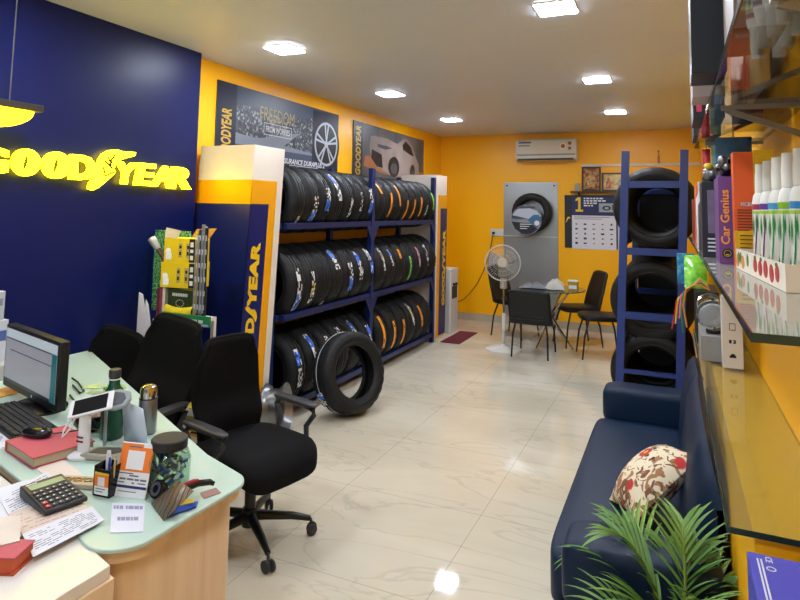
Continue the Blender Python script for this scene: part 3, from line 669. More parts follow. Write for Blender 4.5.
# things on the table
bag = MB(); bag.grid(lambda u, v: ((u-.5)*.34, (v-.5)*.2, .012+.06*math.sin(PI*u)**.6*math.sin(PI*v)**.6+.01*math.sin(17*u+9*v)*math.sin(PI*u)*math.sin(PI*v)), 26, 18); bag.grid(lambda u, v: ((u-.5)*.34, (v-.5)*.2, .001), 4, 4)
tag(bag.build('plastic_packet', mat('grey_clear_plastic', '#777a80', .2, var=.4, scale=25), None, loc=(TC[0]-.16, TC[1]-.14, .678)), 'crumpled grey plastic packet lying on the round table', 'packet')
bag = MB(); bag.grid(lambda u, v: ((u-.5)*.22*(1.1-.3*v), (v-.5)*.16, .012+.12*math.sin(PI*u)**.5*math.sin(PI*v)**.7+.008*math.sin(23*u+14*v)*math.sin(PI*u)*math.sin(PI*v)), 22, 16); bag.grid(lambda u, v: ((u-.5)*.22*(1.1-.3*v), (v-.5)*.16, .001), 4, 4)
tag(bag.build('white_bag', mat('white_polythene', '#b9b6ae', .35, var=.15, scale=20), None, loc=(TC[0]+.08, TC[1]-.15, .678)), 'white crumpled carry bag on the round table', 'bag')
rl = thing('yellow_container', 'small yellow container with white ends on the round table', 'container', (TC[0]+.27, TC[1]-.05, .678))
MB().box((-.055, -.045, 0), (.055, .045, .1)).build('body', mat('mustard_card', '#b99320', .5), rl, bev=.004)
MB().box((-.06, -.05, .1), (.06, .05, .115)).build('rim', STW, rl, bev=.003)
MB().box((-.045, -.0465, .02), (.045, -.0455, .06)).build('label_band', STW, rl)
def visitor_chair(x, y, rz, label, wide=False):
    t = thing('visitor_chair', label, 'chair', (x, y, 0), rz, 'black visitor chairs round the glass table')   # local +x is the way the sitter faces
    def seat(u, v):
        a = 2*PI*u; s = (abs(math.cos(a))**3+abs(math.sin(a))**3)**(-1/3); return None
    b = MB(); b.ell((0, 0, .44), (.235, .22, .035), 28, 10, None, .45); b.build('seat', BLEA, t)
    bk = MB()
    w = .21 if not wide else .235
    def back(u, v):
        q = (u-.5)*2; yy = q*w*(1-.18*v**3 if not wide else 1); return (-.2-.12*v**1.2-.03*(1-q*q)+(.02 if wide else 0), yy, (.43+.45*v if not wide else .36+.38*v)-.03*(abs(q)**4)*v)
    bk.grid(back, 12, 12); o = bk.build('backrest', BLEA, t, smooth=True); sm = o.modifiers.new('thick', 'SOLIDIFY'); sm.thickness = .03
    for sx, sy in ((1, 1), (1, -1), (-1, 1), (-1, -1)):
        MB().tube([(sx*.15, sy*.16, .42), (sx*.2, sy*.19, .25), (sx*.23, sy*.2, 0)], [.011, .011, .009], 8).build('leg', BMET, t)
    return t
visitor_chair(-1.47, 7.02, PI/2, 'black visitor chair with its back to the room, beside the fan', True)
visitor_chair(-1.1, 7.78, PI+.55, 'black visitor chair right of the round table, nearer the back wall')
visitor_chair(-.78, 7.28, PI+.3, 'black visitor chair right of the round table, partly behind the right rack post')
visitor_chair(-1.9, 7.92, -.35, 'black visitor chair behind the fan against the back wall')
# ================================================================== rack along the right side (its end frame faces the room)
r2 = thing('tyre_rack', 'narrow navy blue rack end beyond the sofa with big tyres inside', 'tyre rack', (-.15, 5.2, 0))
SH = .08                                                           # the frame leans slightly to the right
def RP(x, y, z): return (x+SH*(z/2.1)+.15-.04, y-5.2, z)
XA, XB = -.385, .045
BLU2 = mat('navy_blue_paint_worn', '#2a3f86', .35, var=.15, scale=5)
for y in (5.2, 6.9):
    for x in (XA, XB):
        MB().bar(RP(x, y, 0), RP(x, y, 2.1 if y < 6 else 2.0), .06, .05, (0, 1, 0)).build('post', BLU2, r2, bev=.003)
ZR = (.37, .80, 1.30, 1.83)
for y in (5.2, 6.9):
    for z in ZR: MB().bar(RP(XA+.03, y, z), RP(XB-.03, y, z), .045, .055 if z != ZR[0] else .03).build('rung', BLU2, r2, bev=.003)
for x in (XA, XB):
    for z in (.045, .615, 1.36): MB().bar(RP(x, 5.225, z), RP(x, 6.875, z), .03, .04).build('side_rail', BLU2, r2)
def big(x, y, z, sc, lab, grp=None): return tyre((x, y, z), lab, grp, (0, random.uniform(-.3, .3), 0), sc)
G = 'tyres in the right rack'
def lean(x, z): return x+SH*z/2.1-.04
big(lean(-.155, 1.63), 5.42, 1.65, 1.1, 'large black tyre facing the room at the top of the right rack', G)
big(lean(-.165, .9), 5.42, .9, 1.08, 'large black tyre facing the room in the middle of the right rack', G)
big(lean(-.15, .45), 5.42, .33, 1.09, 'large black tyre at the bottom of the right rack, just beyond the sofa', G)
for k in (1, 2, 3, 4, 5):
    nm = ORD[k]
    big(lean(-.155, 1.63), 5.42+.235*k, 1.65, 1.09, f'black tyre in the top of the right rack, {nm} from the room end', G)
    big(lean(-.165, .9), 5.42+.235*k, .9, 1.06, f'black tyre in the middle of the right rack, {nm} from the room end', G)
    big(lean(-.15, .45), 5.42+.235*k, .33, 1.08, f'black tyre at the bottom of the right rack, {nm} from the room end', G)

tag(MB().box((-.36, 6.955, 0), (.1, 7.0, 1.95)).build('dark_backing', MATS['black_plastic']), 'black sheet added to stand in for shade behind the right rack tyres', 'board')  # dark sheet added so the holes through the tyre row look shaded
# ================================================================== sofa
LEA = mat('navy_leatherette', '#08203a', .48, spec=.3, var=.12, scale=5, bump=.06, bscale=90)
so = thing('sofa', 'dark navy leatherette sofa along the right wall', 'sofa', (-.14, 2.98, 0))
def soft(b, x0, x1, y0, y1, z0, z1, p=.3, M=None):
    return b.ell(((x0+x1)/2, (y0+y1)/2, (z0+z1)/2), ((x1-x0)/2, (y1-y0)/2, (z1-z0)/2), 40, 24, M, p)
Y0, Y1 = 1.98, 3.98
MB().box((-.25, Y0-2.98+.03, .06), (.255, Y1-2.98-.03, .3)).build('base', LEA, so, bev=.02)
b = MB(); soft(b, -.285, .16, -.78, .78, .27, .45, .16); b.build('seat', LEA, so, smooth=True)
def backs(u, v):
    # one long upholstered back, rolled at the top
    y = -.78+1.56*u; a = v
    pr = [(.135, .4), (.14, .5), (.15, .62), (.17, .76), (.195, .84), (.22, .865), (.24, .85), (.252, .78), (.255, .5), (.255, .3)]
    k = a*(len(pr)-1); i = min(int(k), len(pr)-2); f = k-i
    x = pr[i][0]*(1-f)+pr[i+1][0]*f; z = pr[i][1]*(1-f)+pr[i+1][1]*f
    dz = .012*(1-abs(math.sin(1.5*PI*(u+.0)))**.4) if a < .7 else 0
    en = min(1, max(0, (.5-abs(u-.5))/.09))**.5; z = .3+(z-.3)*(.72+.28*en); return (x+dz+.03*(1-en)*(v < .6), y, z-dz)
b = MB(); b.grid(backs, 60, 18); 
cap = lambda s_: [backs(s_, i/18) for i in range(19)]
b._geo(cap(0)+cap(1), [tuple(range(19)), tuple(range(19, 38))[::-1]]); b.build('backrest', LEA, so, smooth=True)
for s, nm in ((-1, 'near'), (1, 'far')):
    ya, yb = (Y0-2.98, Y0-2.98+.21) if s < 0 else (Y1-2.98-.21, Y1-2.98)
    xf = -.2 if s < 0 else -.26
    b = MB(); b.box((xf+.015, ya+.02, .06), (.25, yb-.02, .5))
    b.build('arm_panel', LEA, so, bev=.03, seg=4)
    b = MB(); soft(b, xf, .255, ya, yb, .4, .6, .3); b.build('armrest', LEA, so, smooth=True)
for x in (-.15, .2):
    for y in (-.9, .9): MB().cyl((x, y, 0), (x, y, .07), .025).build('foot', BMET, so)
# cushion
def floral():
    mt = bpy.data.materials.new('floral_tapestry'); mt.use_nodes = True; N = mt.node_tree.nodes; L = mt.node_tree.links; b = N['Principled BSDF']
    tc = N.new('ShaderNodeTexCoord'); base = None
    def layer(prev, col, sc, lo, hi, kind, seed):
        mp = N.new('ShaderNodeMapping'); mp.inputs['Location'].default_value = (seed, seed*.7, 0); L.new(tc.outputs['Object'], mp.inputs['Vector'])
        if kind == 'n': t = N.new('ShaderNodeTexNoise'); t.inputs['Distortion'].default_value = 2.2; t.inputs['Detail'].default_value = 1; o = t.outputs['Fac']
        else: t = N.new('ShaderNodeTexVoronoi'); o = t.outputs['Distance']
        t.inputs['Scale'].default_value = sc; L.new(mp.outputs['Vector'], t.inputs['Vector'])
        r = N.new('ShaderNodeValToRGB'); e = r.color_ramp.elements; e[0].position = lo; e[1].position = hi
        if kind == 'v': e[0].color = (1, 1, 1, 1); e[1].color = (0, 0, 0, 1)
        L.new(o, r.inputs['Fac']); mx = N.new('ShaderNodeMix'); mx.data_type = 'RGBA'; L.new(r.outputs['Color'], mx.inputs['Factor'])
        if prev is None: mx.inputs['A'].default_value = lin('#e4d6b6')
        else: L.new(prev, mx.inputs['A'])
        mx.inputs['B'].default_value = lin(col); return mx.outputs['Result']
    o = layer(None, '#a5764f', 13, .53, .55, 'n', 0); o = layer(o, '#7d5238', 20, .6, .62, 'n', 3); o = layer(o, '#3a3226', 20, .14, .17, 'v', 1); o = layer(o, '#c0342c', 9, .24, .28, 'v', 5); o = layer(o, '#e8a23a', 9, .1, .12, 'v', 5)
    L.new(o, b.inputs['Base Color']); b.inputs['Roughness'].default_value = .85; return mt
def pillow(u, v):
    x, y = (u-.5)*2, (v-.5)*2; e = (1-abs(x)**2.2)**.6*(1-abs(y)**2.2)**.6 if abs(x) < 1 and abs(y) < 1 else 0
    k = 1-.07*(1-abs(x*y))*(abs(x)+abs(y))/2*1.6
    return x*.162*k, y*.162*k, e
b = MB(); b.grid(lambda u, v: (lambda p: (p[0], p[1], .085*p[2]))(pillow(u, v)), 26, 26); b.grid(lambda u, v: (lambda p: (p[0], p[1], -.07*p[2]))(pillow(u, v)), 26, 26)
cu = b.build('cushion', floral(), None, smooth=True)
ux = Vector((-.02, .98, .1)).normalized(); nx = Vector((-.66, -.09, .74)); nx = (nx-ux*nx.dot(ux)).normalized(); CM = basis(ux, nx.cross(ux), nx) @ rot('Z', .5)
cu.rotation_euler = CM.to_euler(); cu.location = (-.095, 2.61, .59)
tag(cu, 'floral tapestry cushion in cream, brown and red leaning on the navy sofa back', 'cushion')

# ================================================================== potted palm
pm = thing('potted_palm', 'green areca palm in a pot before the near sofa arm', 'plant', (-.02, 1.95, 0))
b = MB(); b.lathe([(0, .0), (.1, 0), (.13, .26), (.14, .28), (.14, .3), (.125, .3), (.12, .26), (0, .26)], None, 32); b.build('pot', mat('terracotta', '#7d4a30', .7), pm)
MB().lathe([(0, .262), (.118, .262), (.118, .27), (0, .275)], None, 24).build('soil', mat('dark_soil', '#2a2018', .95, bump=.5), pm)
def leafmat():
    return ramp_mat('palm_leaf_green', [(.25, '#2c5220'), (.5, '#5a8636'), (.8, '#9bb85a')], 'noise', 5, .5)
LEAF = leafmat(); STEMG = mat('palm_stem_green', '#7a8a3c', .5)
rnd = random.Random(11)
def frond(az, reach, height, droop, nl, ll, base=(0, 0)):
    fr = MB(); pts = []
    p0 = Vector((base[0], base[1], .27)); d = Vector((math.cos(az), math.sin(az), 0))
    for i in range(15):
        t = i/14; pts.append(p0+d*(reach*t**1.25)+Vector((0, 0, height*(1-(1-t)**1.9)-droop*t**3)))
    fr.mi = 0; fr.tube(pts, [.006*(1-.75*i/14) for i in range(15)], 6)
    fr.mi = 1; side = Vector((-d.y, d.x, 0))
    for k in range(nl):
        t = .34+.64*k/(nl-1); i = min(int(t*14), 13); q = pts[i].lerp(pts[i+1], t*14-i); tan = (pts[i+1]-pts[i]).normalized()
        L0 = ll*(1-.55*abs(t-.55)/.45)*rnd.uniform(.9, 1.1)
        for s in (-1, 1):
            dr = (tan*(.55+.45*t)+side*s*(.85-.35*t)+Vector((0, 0, .25))).normalized(); n = 7; wv = rnd.uniform(.0055, .0085)
            up = Vector((0, 0, 1)); a = []
            pos = q.copy(); v = dr.copy()
            cs = []
            for j in range(n+1): cs.append(pos.copy()); pos = pos+v*(L0/n); v = (v+Vector((0, 0, -.075-.05*j/n))).normalized()
            vs = []; fs = []
            for j, c in enumerate(cs):
                tt = j/n; w = wv*math.sin(PI*(.12+.88*tt)**.8)**.8 if j < n else 0
                dd = (cs[min(j+1, n)]-cs[max(j-1, 0)]).normalized(); sd = dd.cross(up).normalized(); nn = sd.cross(dd)
                vs += [c-sd*w+nn*w*.45, c, c+sd*w+nn*w*.45]
            for j in range(n): fs += [(j*3, j*3+1, j*3+4, j*3+3), (j*3+1, j*3+2, j*3+5, j*3+4)]
            fr._geo(vs, fs, None, True)
    return fr.build('frond', [STEMG, LEAF], pm, fix=False, merge=False)
for az, re, hh, dr, nl, ll in ((2.75, .46, .5, .2, 12, .2), (2.2, .38, .55, .14, 12, .2), (3.5, .44, .42, .2, 12, .19), (1.6, .2, .6, .05, 12, .2), (1.1, .26, .56, .1, 11, .18), (.55, .34, .5, .2, 11, .17), (.1, .2, .4, .16, 11, .12), (-.9, .22, .36, .16, 10, .14), (-.2, .2, .38, .12, 10, .15), (3.1, .28, .6, .08, 12, .2),
                               (4.1, .34, .45, .15, 12, .19), (5.0, .26, .5, .12, 11, .17), (2.45, .5, .34, .16, 11, .19), (.9, .14, .46, .03, 10, .15), (3.85, .5, .3, .15, 10, .18), (1.95, .22, .45, .04, 11, .17)):
    frond(az, re*.68, hh*.76, dr*.7, nl-1, ll*.86, (rnd.uniform(-.04, .04), rnd.uniform(-.04, .04)))

# ================================================================== glass shelves on the right wall
def glass_mat(name, tint='#eff5f0', ior=1.5, painted_haze=.0):  # the pale diffuse share paints a bright reflection into the glass
    mt = bpy.data.materials.new(name); mt.use_nodes = True; N = mt.node_tree.nodes; L = mt.node_tree.links; N.remove(N['Principled BSDF']); out = N['Material Output']
    fr = N.new('ShaderNodeFresnel'); fr.inputs['IOR'].default_value = ior
    tr = N.new('ShaderNodeBsdfTransparent'); gl = N.new('ShaderNodeBsdfGlossy'); gl.inputs['Roughness'].default_value = .03
    nz = N.new('ShaderNodeTexNoise'); nz.inputs['Scale'].default_value = 2; tc = N.new('ShaderNodeTexCoord'); L.new(tc.outputs['Object'], nz.inputs['Vector'])
    mx = N.new('ShaderNodeMix'); mx.data_type = 'RGBA'; c = lin(tint); mx.inputs['A'].default_value = tuple(x*.94 for x in c[:3])+(1,); mx.inputs['B'].default_value = c
    L.new(nz.outputs['Fac'], mx.inputs['Factor']); L.new(mx.outputs['Result'], tr.inputs['Color'])
    df = N.new('ShaderNodeBsdfDiffuse'); df.inputs['Color'].default_value = lin('#c9c8bd'); md = N.new('ShaderNodeMixShader'); md.inputs[0].default_value = painted_haze; L.new(tr.outputs[0], md.inputs[1]); L.new(df.outputs[0], md.inputs[2]); ms = N.new('ShaderNodeMixShader'); ge = N.new('ShaderNodeNewGeometry'); mu = N.new('ShaderNodeMath'); mu.operation = 'MULTIPLY_ADD'; mu.inputs[1].default_value = -1; mu.inputs[2].default_value = 1; L.new(ge.outputs['Backfacing'], mu.inputs[0]); mf = N.new('ShaderNodeMath'); mf.operation = 'MULTIPLY'; L.new(mu.outputs[0], mf.inputs[0]); L.new(fr.outputs['Fac'], mf.inputs[1]); L.new(mf.outputs[0], ms.inputs[0]); L.new(md.outputs[0], ms.inputs[1]); L.new(gl.outputs[0], ms.inputs[2]); L.new(ms.outputs[0], out.inputs['Surface'])
    return mt
GLS = glass_mat('clear_shelf_glass', painted_haze=.04, ior=1.35); GLST = glass_mat('clear_high_glass', '#e6e8e0', painted_haze=.02, ior=1.7); GLSU = glass_mat('painted_sheen_glass', painted_haze=.5); EDGE = mat('green_glass_edge', '#26362c', .15, var=.1)  # eye-level glass carries the most painted-in reflection
BRK = mat('steel_bracket', '#8f8a80', .3, metal=.8)
SX = .088
def shelf(z, y0, y1, label, th=.012, gm=None, nb=3):
    t = thing('glass_shelf', label, 'glass shelf', (SX, y0, z), 0, 'glass shelves on the right wall')
    w = XU-SX
    MB().box((.003, .003, -th), (w, y1-y0, 0)).build('glass_panel', gm or GLS, t)
    b = MB(); b.box((0, 0, -th), (w, .003, 0)); b.box((0, .003, -th), (.003, y1-y0, 0)); b.build('polished_edge', EDGE, t)
    n = nb
    for k in range(n):
        y = .35+(y1-y0-.6)*k/(n-1)
        b = MB(); b.box((w-.2, y-.008, -th-.012), (w, y+.008, -th-.0005)); b.bar((w-.19, y, -th-.012), (w, y, -th-.09), .01, .014); b.build('bracket', BRK, t)
    return t
ZU, ZL, ZT = 1.448, .945, 1.9
shelf(ZL, 1.515, 3.95, 'low glass shelf over the sofa back', nb=0)
shelf(ZU, .925, 4.6, 'eye-level glass shelf holding boxes and spray bottles', .012, GLSU)
shelf(ZT, .55, 2.95, 'high glass shelf seen from below near the top right corner', .012, GLST)
# --- eye-level shelf: spray bottles in a card tray
WCAP = mat('white_cap_plastic', '#ded9cc', .35, var=.03); WB = mat('white_bottle_plastic', '#d9d7cb', .3, var=.03)
ty = thing('card_tray', 'white card tray printed with red and green vegetables under the spray bottles', 'tray', (.252, 1.435, ZU+.001), .066)
TY0, TY1 = 0, .585; TX0, TX1 = -.052, .06
b = MB(); b.box((TX0, TY0, 0), (TX1, TY1, .003)); b.box((TX0, TY0, .003), (TX0+.003, TY1, .055)); b.box((TX1-.003, TY0, .003), (TX1, TY1, .055)); b.box((TX0+.003, TY0, .003), (TX1-.003, TY0+.003, .055)); b.box((TX0+.003, TY1-.003, .003), (TX1-.003, TY1, .055))
b.build('tray_body', mat('cream_card', '#dcd3c2', .55, var=.03), ty)
VR = mat('red_vegetable_print', '#b3322a', .5, var=.25, scale=60); VG = mat('green_vegetable_print', '#4f7a33', .5, var=.3, scale=60); VO = mat('orange_vegetable_print', '#c9853a', .5, var=.3, scale=60)
ft = basis((0, -1, 0), (0, 0, 1), (-1, 0, 0), (TX0, .285, 0))          # the long face towards the room
def oval(b, c, rx, ry, M, n=14): b.prism([(c[0]+rx*math.cos(2*PI*i/n), c[1]+ry*math.sin(2*PI*i/n)) for i in range(n)], .0003, .001, M)
b = MB()
for x, z, rx, ry in ((-.02, .03, .022, .018), (.04, .027, .022, .018), (.1, .03, .022, .02), (.16, .026, .02, .02), (.215, .03, .018, .018)): oval(b, (x, z), rx, ry, ft)
b.build('red_print', VR, ty)
b = MB()
for x in (-.25, -.22, -.12): oval(b, (x, .034), .012, .016, ft)
for x in (-.02, .05, .21): oval(b, (x, .048), .012, .005, ft)
b.build('green_print', VG, ty)
b = MB()
for x in (-.27, -.19): oval(b, (x, .024), .022, .018, ft)
b.build('orange_print', VO, ty)
fe = basis((1, 0, 0), (0, 0, 1), (0, -1, 0), (0, TY0, 0))
b = MB(); b.lathe([(.016, 0), (.021, 0), (.021, .0008), (.016, .0008)], basis((1, 0, 0), (0, 0, 1), (0, -1, 0), (.008, TY0, .028)), 28, ring=True); b.prism([(-.008, .014), (-.004, .012), (.024, .042), (.02, .044)], .0003, .001, fe); b.build('red_ring_print', mat('red_ring_print', '#b8262a', .5), ty)
b = MB(); b.prism([(-.002, .022), (.016, .022), (.018, .034), (.006, .04), (-.004, .034)], .0002, .0006, fe); b.build('leaf_print', mat('pale_leaf_print', '#cfc6ae', .5), ty)
BC = [('#2f7fb5', '#1f8f5a'), ('#7fae2a', '#2a9a6a'), ('#3a8fc0', '#3aa03a'), ('#5a3a8a', '#8a2a6a'), ('#9a2a4a', '#7a2a7a')]
def bottle(x, y, k, label):
    t = thing('spray_bottle', label, 'spray bottle', (x-(y-1.475)*.05, y, ZU+.0045), 0, 'white spray bottles in the card tray')
    b = MB(); b.lathe([(0, 0), (.023, 0), (.025, .004), (.0255, .18), (.0225, .2), (.0165, .21), (0, .21)], None, 28); b.build('body', WB, t)
    b = MB(); b.lathe([(0, .2105), (.0175, .2105), (.0175, .25), (.0155, .27), (.0155, .287), (0, .287)], None, 24); b.build('cap', WCAP, t)
    a, g = BC[k]
    b = MB(); b.lathe([(.0256, .163), (.026, .163), (.026, .178), (.0256, .178)], None, 28, ring=True); b.build('colour_band', mat('band'+a, a, .4), t)
    b = MB()                                                       # printed leaves and swirl wrapped on the body
    def wrap(pts, r=.0262):
        vs = [(r*math.cos(p[0]), r*math.sin(p[0]), p[1]) for p in pts]; b._geo(vs, [tuple(range(len(pts)))])
    for s in range(6):
        a0 = -2.9+s*.48
        for q in range(3): wrap([(a0-.05+.1*q, .115+.012*(s % 2)), (a0+.02+.1*q, .15+.004*(s % 2)), (a0+.09+.1*q, .115+.012*(s % 2)), (a0+.02+.1*q, (.088+.012*(s % 2)))])
    b.build('leaf_print', mat('leaf_print_green', '#2f7a3a', .4), t)
    b = MB()
    for s in range(3):
        a0 = -3.0+s*.75
        for i in range(6): wrap([(a0+.11*i, .02+.00035*i**3), (a0+.11*(i+1), .02+.00035*(i+1)**3), (a0+.11*(i+1), .04+.0006*(i+1)**3), (a0+.11*i, .03+.0006*i**3)])
    b.build('swirl_print', mat('swirl'+g, g, .4), t)
    b = MB(); b.lathe([(.0255, .012), (.0258, .012), (.0258, .017), (.0255, .017)], None, 28, ring=True); b.lathe([(.0255, .152), (.0258, .152), (.0258, .16), (.0255, .16)], None, 28, ring=True); b.build('lime_print', mat('lime_print', '#9cc23a', .4), t)
BN = ['nearest the camera', 'second from the camera', 'third from the camera', 'fourth from the camera', 'farthest off']
BCN = ['blue', 'lime green', 'light blue', 'purple', 'maroon']
for k in range(5):
    bottle(.243, 1.475+.11*k, k, f'white spray bottle with a {BCN[k]} band, {BN[k]} in the front row')
    bottle(.2935, 1.475+.11*k, k, f'spray bottle with a {BCN[k]} band, {BN[k]} in the back row')
rb = tag(MB().prism([(-.02, 0), (.035, 0), (.035, .13)], 0, .002, basis((1, 0, 0), (0, 0, 1), (0, -1, 0), (.262, 1.432, ZU+.002))).build('red_card', mat('red_card', '#a8282a', .5)), 'red triangular card at the near end of the vegetable tray', 'card')

# --- boxes on the shelf
def carton(name, lab, cat, x0, x1, y0, y1, z0, z1, col, grp=None):
    t = thing(name, lab, cat, ((x0+x1)/2, (y0+y1)/2, z0), 0, grp)
    MB().box((-(x1-x0)/2, -(y1-y0)/2, 0), ((x1-x0)/2, (y1-y0)/2, z1-z0)).build('box_body', mat('card'+col, col, .45, var=.06), t, bev=.0015)
    return t
z0 = ZU+.001
# orange and yellow microfibre pack
t = carton('cloth_pack', 'orange and yellow microfibre cloth pack beside the spray bottles', 'cloth pack', 0.164, .27, 2.07, 2.13, z0, z0+.34, '#d8591f')
fy = -.0302
b = MB(); b.box((-.0, fy-.003, .2), (.053, fy, .345)); b.build('yellow_cloth', mat('yellow_microfibre', '#d9ab1a', .9, var=.15, scale=80, bump=.3), t)
b = MB(); b.prism([(-.0535, .0), (.0535, .0), (.0535, .12), (-.02, .105), (-.0535, .105)], .0303, .0318, basis((1, 0, 0), (0, 0, 1), (0, -1, 0), (0, 0, 0))); b.build('yellow_panel', MATS['yellow_microfibre'], t)
b = MB(); b.mesh(text('MICROFIBRE', .06, .012, .001, .01), face_y((-.035, fy-.0005, .178))); b.build('white_title', WPR, t)
b = MB()
for k in range(8):
    b.box((-.045, fy-.001, .165-.0085*k), (-.045+random.uniform(.05, .075), fy, .168-.0085*k))
for k in range(5): b.box((-.04, fy-.0035, .09-.012*k), (-.04+random.uniform(.03, .06), fy-.0026, .093-.012*k))
b.build('printed_lines', mat('brown_print', '#5a2a10', .5), t)
# purple box
t = carton('car_care_box', 'tall purple box with orange upright lettering on the eye-level shelf', 'box', .128, .188, 2.16, 2.36, z0, z0+.272, '#6a3f7d')
b = MB(); b.mesh(text('Car Genius', .17, .025, .001, .02), basis((0, 0, 1), (-1, 0, 0), (0, -1, 0), (.0, -.1003, .06))); b.build('orange_lettering', STO, t)
b = MB(); b.disc((-.008, .032), .015, .1003, .1012, 20, face_y((0, 0, 0))); b.build('black_emblem', STK, t)
b = MB(); b.lathe([(.009, 0), (.0105, 0), (.0105, .0005), (.009, .0005)], face_y((-.008, -.1013, .032)), 20, ring=True); b.prism([(-.013, .026), (-.003, .026), (-.003, .03), (-.013, .03)], .1013, .1018, face_y((0, 0, 0))); b.build('gold_emblem_ring', GPR, t)
# dark display box with window
t = carton('display_box', 'narrow black and grey boxed product left of the purple box', 'box', .093, .165, 2.46, 2.62, z0, z0+.27, '#26232c')
b = MB(); b.box((-.018, -.0812, .085), (.02, -.0802, .24)); b.build('window', mat('mauve_print', '#76667c', .4, var=.3, scale=30), t)
b = MB()
for k in range(4): b.box((-.02, -.0812, .02+.014*k), (.018, -.0802, .026+.014*k))
b.build('printed_lines', WPR, t)
def can(name, lab, cat, x, y, r, h, col, capc, caph=.03, capr=.7, zz=None):
    t = thing(name, lab, cat, (x, y, zz if zz is not None else z0)); b = MB(); b.lathe([(0, 0), (r, 0), (r, h*.86), (r*capr, h*.95), (r*capr, h), (0, h)], None, 24); b.build('body', mat('can'+col, col, .35, var=.2, scale=40), t)
    b = MB(); b.lathe([(0, h+.0005), (r*capr*1.05, h+.0005), (r*capr*1.05, h+caph), (0, h+caph)], None, 20); b.build('cap', mat('cap'+capc, capc, .4), t); return t
can('polish_bottle', 'black bottle with a blue band and black cap behind the black display box', 'bottle', .128, 2.72, .03, .25, '#1a1c24', '#0f1013', .05)
can('polish_bottle', 'dark bottle with a grey body on the eye-level shelf, next past the black-capped one', 'bottle', .124, 2.9, .03, .22, '#3a3a40', '#17181b', .04)
can('spray_can', 'white spray can with a pale cap on the far part of the eye-level shelf', 'spray can', .126, 3.12, .032, .26, '#c9cbcf', '#b9b4a8', .04)
carton('carton', 'white and green carton on the eye-level shelf between white can and orange carton', 'box', .112, .2, 3.3, 3.42, z0, z0+.27, '#b9bdb2')
t = carton('carton', 'orange upright carton near the far end of the eye-level shelf', 'box', .105, .2, 3.56, 3.72, z0, z0+.3, '#d46a3a')
b = MB(); b.box((-.04, -.0812, .03), (.03, -.0802, .12)); b.build('white_panel', STW, t)
carton('carton', 'pale carton with a red side at the very end of the eye-level shelf', 'box', .1, .2, 3.95, 4.1, z0, z0+.24, '#8f3a34')
carton('carton', 'grey carton behind the purple box against the yellow wall', 'box', .22, .3, 2.22, 2.42, z0, z0+.3, '#4a4640')
carton('carton', 'dark red carton against the wall behind the orange cloth pack', 'box', .2, .3, 2.5, 2.7, z0, z0+.36, '#6e1c1f')
# soft toys / accessories heaped on top of the purple box
hp = thing('accessory_pack', 'clear packet with black and red parts lying on top of the purple box', 'packet', (.157, 2.26, z0+.2735))
b = MB(); b.ell((.0, 0, .028), (.034, .085, .026), 16, 10); b.ell((.02, -.05, .05), (.02, .03, .016), 12, 8); b.build('black_parts', mat('black_gloss', '#141416', .2), hp)
b = MB(); b.ell((.025, -.06, .018), (.016, .02, .016), 12, 8); b.build('red_part', mat('red_gloss', '#c8402a', .25), hp)
b = MB(); b.ell((-.012, -.07, .05), (.014, .02, .018), 12, 8); b.ell((.0, -.08, .03), (.012, .012, .012), 12, 8); b.build('silver_part', STEEL, hp)
hp = thing('accessory_pack', 'packet with silver and yellow fittings on top of the black display box', 'packet', (.13, 2.54, z0+.2715))
b = MB(); b.ell((0, 0, .03), (.03, .07, .029), 16, 10); b.build('silver_part', mat('crinkled_foil', '#8d9096', .2, metal=.6, var=.4, scale=60), hp)
b = MB(); b.ell((-.012, -.055, .056), (.016, .016, .012), 12, 8); b.build('yellow_part', STY, hp)
# --- low shelf
z1 = ZL+.001
t = carton('carton', 'white carton with small black symbols standing on the low glass shelf', 'box', .18, .258, 3.02, 3.1, z1, z1+.3, '#c9c6bd')
b = MB(); fy = -.0402
for (xa, za, xb, zb) in ((-.012, .16, .012, .163), (-.012, .187, .012, .19), (-.012, .163, -.0095, .187), (.0095, .163, .012, .187)): b.box((xa, fy-.001, za), (xb, fy, zb))
b.box((-.014, fy-.001, .105), (-.004, fy, .12)); b.prism([(.0, .105), (.006, .113), (.0, .12), (.012, .12), (.012, .105)], -.0+.0403, .0413, face_y((0, 0, 0))); b.box((-.014, fy-.001, .045), (.012, fy, .054)); oval(b, (0, .056), .009, .006, basis((1, 0, 0), (0, 0, 1), (0, -1, 0), (0, fy, 0))); b.build('printed_symbols', STK, t)
hl = thing('chrome_lamp', 'round clear-wrapped chrome lamp on the low glass shelf beside the white carton', 'car lamp', (.155, 3.2, z1+.112))
b = MB(); b.lathe([(0, -.05), (.03, -.045), (.055, -.01), (.064, .02), (.066, .03), (.06, .034), (.05, .015), (.0, -.02)], Matrix.Translation((0, 0, .078)) @ rot('X', 1.25) @ rot('Y', -.3), 32); b.build('reflector', mat('mirror_chrome', '#c4c6c8', .12, metal=1, var=.15), hl)
b = MB(); b.ell((0, -.03, .076), (.062, .014, .062), 20, 10); b.build('lens', mat('clear_lens', '#cfd2d4', .08, trans=.7), hl)
b = MB(); b.box((-.03, -.01, 0), (.03, .05, .02)); b.build('stand', MATS['black_gloss'], hl, bev=.004)
hl2 = thing('chrome_lamp', 'second wrapped chrome lamp, farther along the low glass shelf', 'car lamp', (.15, 3.37, z1+.122))
b = MB(); b.lathe([(0, -.05), (.03, -.045), (.055, -.01), (.064, .02), (.066, .03), (.06, .034), (.05, .015), (.0, -.02)], Matrix.Translation((0, 0, .078)) @ rot('X', 1.1) @ rot('Y', .2), 32); b.build('reflector', MATS['mirror_chrome'], hl2)
MB().box((-.03, -.01, 0), (.03, .05, .02)).build('stand', MATS['black_gloss'], hl2, bev=.004)
